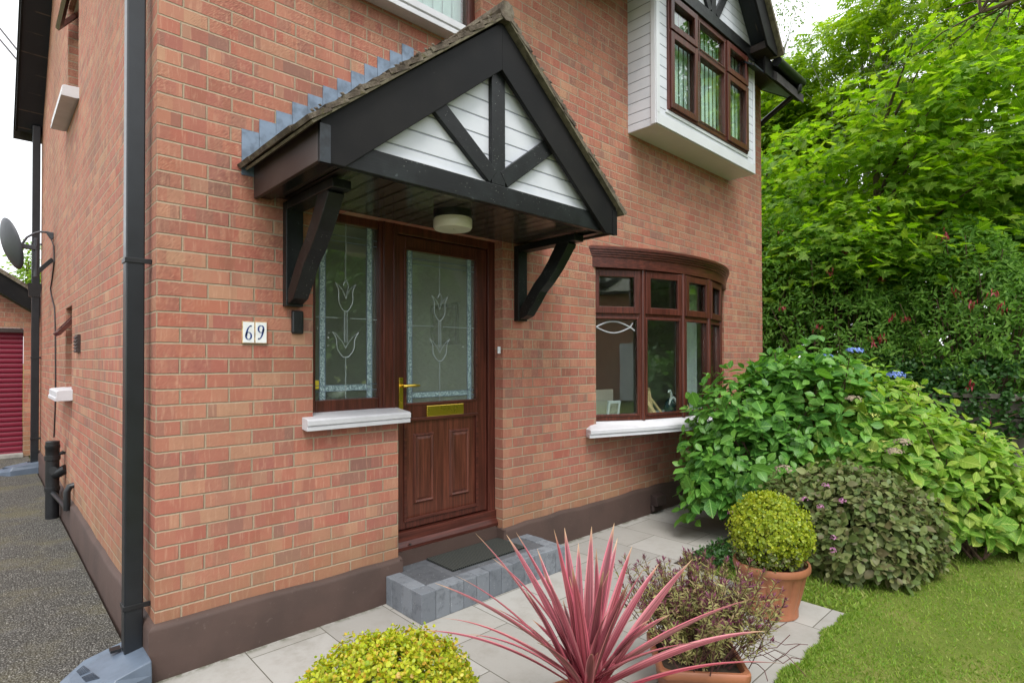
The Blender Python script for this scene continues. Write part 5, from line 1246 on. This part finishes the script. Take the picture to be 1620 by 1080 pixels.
strap_clump('arching strap leaved plant close against the low timber wall',(7.7,-2.1,0),90,.8,2)
TW = root('garden_wall','low weathered timber boarded wall under the ivy at the garden edge','wall')
m = MB()
for i in range(5): m.box((8.25+rnd.uniform(-.01,.01),-5.2,.02+i*.20),(8.33,.2,.205+i*.20))
m.build('board','timber_wall',TW,bevel=.006)
m2 = MB().box((8.2,-5.2,1.03),(8.40,.2,1.09)); m2.build('coping','timber_wall',TW,bevel=.01)

# ---- hedge, ivy and trees beyond
def bough_tree(name, label, base, crowns, kind, mat, size, nb, nl, rb, trunk, bark='bark', cat='tree', lean=(0,0), group=None, droop=.35, flat=.32, nlimb=26, twigs=True):
    Tn = root(name,label,cat,group); base = Vector(base); Pa, Aa, Na, Sa = [], [], [], []; m = MB(); cs = []
    top = max(c[0][2]+c[1][2]*.6 for c in crowns)
    tp_ = Vector((base.x+lean[0],base.y+lean[1],top))
    tr_ = [base.lerp(tp_,k/7)+Vector((rnd.uniform(-.06,.06),rnd.uniform(-.06,.06),0))*(k > 0) for k in range(8)]
    m.tube(tr_,[trunk*(1-.82*k/7)*(1.25 if k == 0 else 1) for k in range(8)],10)
    for (c, r), w_ in zip(crowns, [1]*len(crowns)):
        f = lumpf(rnd.randrange(999),12,.3); U = sph(nb); rad = rng.uniform(.25,1,nb)**.45; B = np.array(c)+U*np.array(r)*(rad*f(U))[:,None]
        for b, uu_, rd in zip(B, U, rad):
            out = unit(np.array([[uu_[0],uu_[1],.05]]))[0]; R_ = rb*rng.uniform(.6,1.25); k = int(nl*rng.uniform(.6,1.3))
            an = rng.uniform(0,2*math.pi,k); q = np.sqrt(rng.uniform(0,1,k))*R_
            ax2 = np.array([-out[1],out[0],0]); tilt = -droop*rng.uniform(.4,1.2)
            o2 = out*math.cos(tilt)+np.array([0,0,1])*math.sin(tilt); nr2 = np.cross(ax2,o2); nr2 = nr2 if nr2[2] > 0 else -nr2
            Q = b+ (np.cos(an)*q)[:,None]*o2+(np.sin(an)*q*.8)[:,None]*ax2+rng.normal(0,R_*flat*.5,(k,1))*nr2 - nr2*(q**2/R_*.25)[:,None]
            A = (np.cos(an)*.8+.5)[:,None]*o2+(np.sin(an)*.8)[:,None]*ax2+rng.normal(0,.35,(k,3)); A[:,2] -= .25
            N = nr2+rng.normal(0,.35,(k,3)); Pa.append(Q); Aa.append(A); Na.append(N); Sa.append(size*rng.uniform(.6,1.2,k)); cs.append(Vector(b))
    for b in rnd.sample(cs,min(nlimb,len(cs))):
        k = rnd.uniform(.25,.9); s = tr_[0].lerp(tr_[-1],min(.95,max(.2,(b.z-.6-base.z)/(tp_.z-base.z)*.85)))
        mid_ = s.lerp(b,.5)+Vector((0,0,.18)); m.tube([s,s.lerp(mid_,.5)+Vector((rnd.uniform(-.05,.05),rnd.uniform(-.05,.05),.05)),mid_,b],[trunk*.32,trunk*.24,trunk*.16,trunk*.05],6)
    m.build('trunk',bark,Tn,smooth=True)
    leaves('crown',kind,np.concatenate(Pa),np.concatenate(Aa),np.concatenate(Na),np.concatenate(Sa),mat,Tn)
    return Tn
bough_tree('maple_tree','broad bright green maple with large lobed leaves, nearest of the trees on the right',(10.3,-.5,0),[((9.9,-.35,3.9),(1.35,2.0,1.75)),((10.2,-1.7,4.9),(1.3,1.3,1.8)),((9.0,-.2,3.15),(.7,1.7,.55))],'maple','leaf_maple',.150,165,27,.58,.13)
bough_tree('maple_tree','darker green maple tree close behind the right corner of the house',(11.2,1.6,0),[((10.8,1.5,3.7),(1.2,1.4,2.0))],'maple','leaf_sycamore',.145,150,27,.52,.11)
bough_tree('ash_tree','tall pale trunked ash with feathery leaves in the middle of the tree belt',(13.2,.4,0),[((13.2,.7,6.0),(1.7,1.9,2.4)),((13.0,-.9,7.9),(1.6,1.6,2.3))],'ash','leaf_ash',.30,120,30,.6,.09,'pale_bark')
bough_tree('ash_tree','ash tree with open yellow green crown at the right edge of the garden',(13.0,-2.6,0),[((12.8,-2.5,6.4),(1.6,1.6,3.2)),((12.4,-2.9,3.8),(1.4,1.1,1.8))],'ash','leaf_ash',.30,120,28,.6,.10,'pale_bark')
bough_tree('ash_tree','bushy ash tree filling the gap beside the house gutter',(13.6,2.6,0),[((13.4,2.9,5.0),(1.6,1.8,2.9)),((13.8,2.2,6.9),(1.2,1.2,1.4))],'ash','leaf_ash',.26,150,36,.6,.09,'pale_bark')
bough_tree('birch_tree','thin wispy birch rising behind the oriel gable against the sky',(14.9,2.9,0),[((14.6,2.75,9.6),(.7,.75,1.9)),((14.9,2.3,8.3),(.5,.5,1.2))],'diamond','leaf_birch',.085,60,26,.42,.06,'pale_bark',droop=.9,flat=.8)
for i,(x,y,h,lab) in enumerate(((12.4,-.1,9.2,'slender pale sapling trunk among the leaves, tallest of three'),(12.2,-.45,8.4,'slender pale sapling trunk slightly right of the tallest sapling'),(12.6,.9,7.8,'slender pale sapling trunk nearest the house among the leaves'))):
    Sg = root('sapling',lab,'sapling','bare saplings in the tree belt'); m = MB(); p = [Vector((x+rnd.uniform(-.06,.06)*k,y+rnd.uniform(-.06,.06)*k,h*k/8)) for k in range(9)]; m.tube(p,[.05*(1-.8*k/8) for k in range(9)],7)
    for k in range(14):
        b = p[rnd.randrange(3,8)]; e = b+Vector((rnd.uniform(-.5,.5),rnd.uniform(-.5,.5),rnd.uniform(.5,1.2))); m.tube([b,b.lerp(e,.5)+Vector((0,0,-.06)),e],[.014,.010,.004],5)
    m.build('trunk','pale_bark',Sg,smooth=True)
# overhanging branch from a tree beyond the frame
OB = root('oak_tree','dark branched tree leaning in over the top right of the garden','tree')
m = MB(); p0 = [(8.6,-4.6,0),(8.5,-4.5,2.5),(8.3,-4.3,4.6),(8.0,-3.8,5.5),(7.7,-3.2,5.75),(7.4,-2.75,5.45),(7.2,-2.45,5.2),(7.1,-2.2,5.15)]
m.tube(p0,[.22,.19,.15,.10,.06,.04,.025,.014],10)
tips = []
for k in range(46):
    b = Vector(p0[rnd.choice((4,5,5,6,6,7))]); e = b+Vector((rnd.uniform(-.5,.5),rnd.uniform(-.7,.75),rnd.uniform(-.35,.75))); m.tube([b,b.lerp(e,.5)+Vector((0,0,.06)),e],[.012,.008,.003],5); tips.append(e)
m.build('trunk','bark',OB,smooth=True)
tp = np.array([list(t_) for t_ in tips]); tp = np.repeat(tp,5,0)+rng.normal(0,.12,(len(tips)*5,3)); leaves('crown','oval',*rosettes(tp,sph(len(tp))+np.array([0,0,.3]),2,.05,.085,.9,.3,.4),mat='leaf_ash',parent=OB)

def hedge_shrub(name,label,c,r,n,seed,kind,mat,size,cat,flowers=0,pairs=4,group=None,inner=.80,up=-.75):
    K = root(name,label,cat,group); P, D = mound(c,r,n,seed,inner=inner,amp=.55,up=up,zmin=.05)
    D = D+np.array([0,0,.25])+rng.normal(0,.35,D.shape); leaves('foliage',kind,*rosettes(P,D,pairs,size*.55,size,.95,.35,.35,droop=.25),mat=mat,parent=K)
    stems('stem',(c[0],c[1],0,.25),P[rng.choice(len(P),70,replace=False)],.012,'twig',K)
    if flowers:
        vd = np.array(CAM)-P; ok_ = np.where((D*vd).sum(1) > .3)[0]
        for i_ in rng.choice(ok_,flowers,replace=False):
            Q = P[i_]+unit(D[i_:i_+1])*.07+rng.normal(0,.03,(11,3)); A = np.tile([0,0,-1.],(11,1))+rng.normal(0,.25,(11,3)); leaves('flower_cluster','narrow',Q,A,sph(11),.075,'petal_red',K)
    return K
hedge_shrub('fuchsia_shrub','dark green fuchsia bush with red flowers nearest the house wall',(9.0,1.15,1.5),(.8,1.0,1.75),1500,41,'lance','leaf_hedge',.10,'shrub',14)
hedge_shrub('fuchsia_shrub','tall dark green fuchsia bush with many red flowers in the middle of the hedge',(8.8,-.35,1.75),(.8,1.15,1.75),1700,42,'lance','leaf_hedge',.10,'shrub',18)
hedge_shrub('fuchsia_shrub','dark green fuchsia bush with red flowers at the right end of the hedge',(8.9,-1.9,1.85),(.8,1.1,1.6),1600,43,'lance','leaf_hedge',.10,'shrub',9)
hedge_shrub('ivy_mass','dark glossy ivy covering the top of the low timber wall',(8.35,-1.35,.95),(.28,1.55,.62),1100,44,'oval','leaf_ivy',.075,'ivy',pairs=3,up=-.6)
hedge_shrub('ivy_mass','dark ivy and shadowy undergrowth at the foot of the fuchsia hedge',(8.3,.35,.55),(.4,1.3,.65),900,45,'oval','leaf_ivy',.08,'ivy',pairs=3)
hedge_shrub('laurel_shrub','pale green leafy shrub between the hydrangea and the house corner',(7.65,.35,.62),(.42,.5,.62),420,46,'oval','leaf_sycamore',.10,'shrub',pairs=3)
n = 14000; P = np.stack([np.concatenate([rng.uniform(9.7,11,n//2),rng.uniform(11,16.5,n-n//2)]),rng.uniform(-5.5,6.5,n),rng.uniform(.1,3.7,n)],1); ug = leaves('undergrowth','oval',P,sph(n),sph(n)+np.array([0,0,.8]),rng.uniform(.16,.34,n),'leaf_hedge'); tag(ug,'dark woodland undergrowth behind the hedge on the right','undergrowth',kind='stuff')
# tree behind the garage
bough_tree('conifer_tree','small bright green tree rising behind the garage roof',(pix(47,560,13.0).x,pix(47,560,13.0).y,0),[(tuple(pix(47,452,13.0)),(.55,.5,.95))],'diamond','leaf_ash',.10,70,40,.26,.08,nlimb=10)

# ---- across the road, behind the viewer (seen only in the window reflections)
for i,(x,y,h,rr,lab) in enumerate(((9.0,-12.0,4.0,2.9,'green roadside tree across the road opposite the front door'),(12.0,-9.8,4.2,2.8,'green roadside tree across the road opposite the bow window'),(16.5,-6.8,7.6,2.9,'tall green garden tree far along the street to the right'),(21.0,-9.5,8.2,3.2,'tallest green street tree beyond the neighbouring house'),(25,-13.5,7.5,3.2,'distant green street tree at the end of the road'))):
    bough_tree('street_tree',lab,(x,y,0),[((x,y,h),(rr,rr,h*.80))],'oval','leaf_reflect',.20,190,90,.9,.14,group='trees across the road',nlimb=12)
n = 26000; hx = 5.2+rng.uniform(0,1,n)*20; P = np.stack([hx,-14.6+.1*hx+rng.normal(0,.4,n),rng.uniform(0,1,n)**.9*5.6],1); hh = leaves('boundary_hedge','oval',P,sph(n),sph(n)+np.array([0,0,.6]),.30,'leaf_reflect'); tag(hh,'tall unclipped green hedge across the road','hedge')
NH = root('neighbour_house','brick house with white timbered gable across the road','house'); nx, ny = 3.0,-16.0
m = MB(); m.box((nx-4,ny-7,0),(nx+4,ny,4.0)); m.build('wall','brick',NH); MB().prism([(nx-4.4,ny+.3,3.9),(nx+4.4,ny+.3,3.9),(nx,ny+.3,7.6)],(0,-7.8,0)).build('roof','roof_far',NH)
MB().prism([(nx-3.4,ny+.33,4.0),(nx+3.4,ny+.33,4.0),(nx,ny+.33,6.9)],(0,-.02,0)).build('gable_cladding','render_white',NH)
for k in (-1,0,1): MB().bar((nx,ny+.36,4.1),(nx+k*1.8,ny+.36,5.4),.22,.03,(0,1,0)).build('beam','black_timber',NH)
box('window',(nx-3,ny-.01,1),(nx-.6,ny+.04,2.3),'white_plastic',NH); box('garage_door',(nx+.6,ny-.01,.02),(nx+3,ny+.04,2.1),'white_plastic',NH)
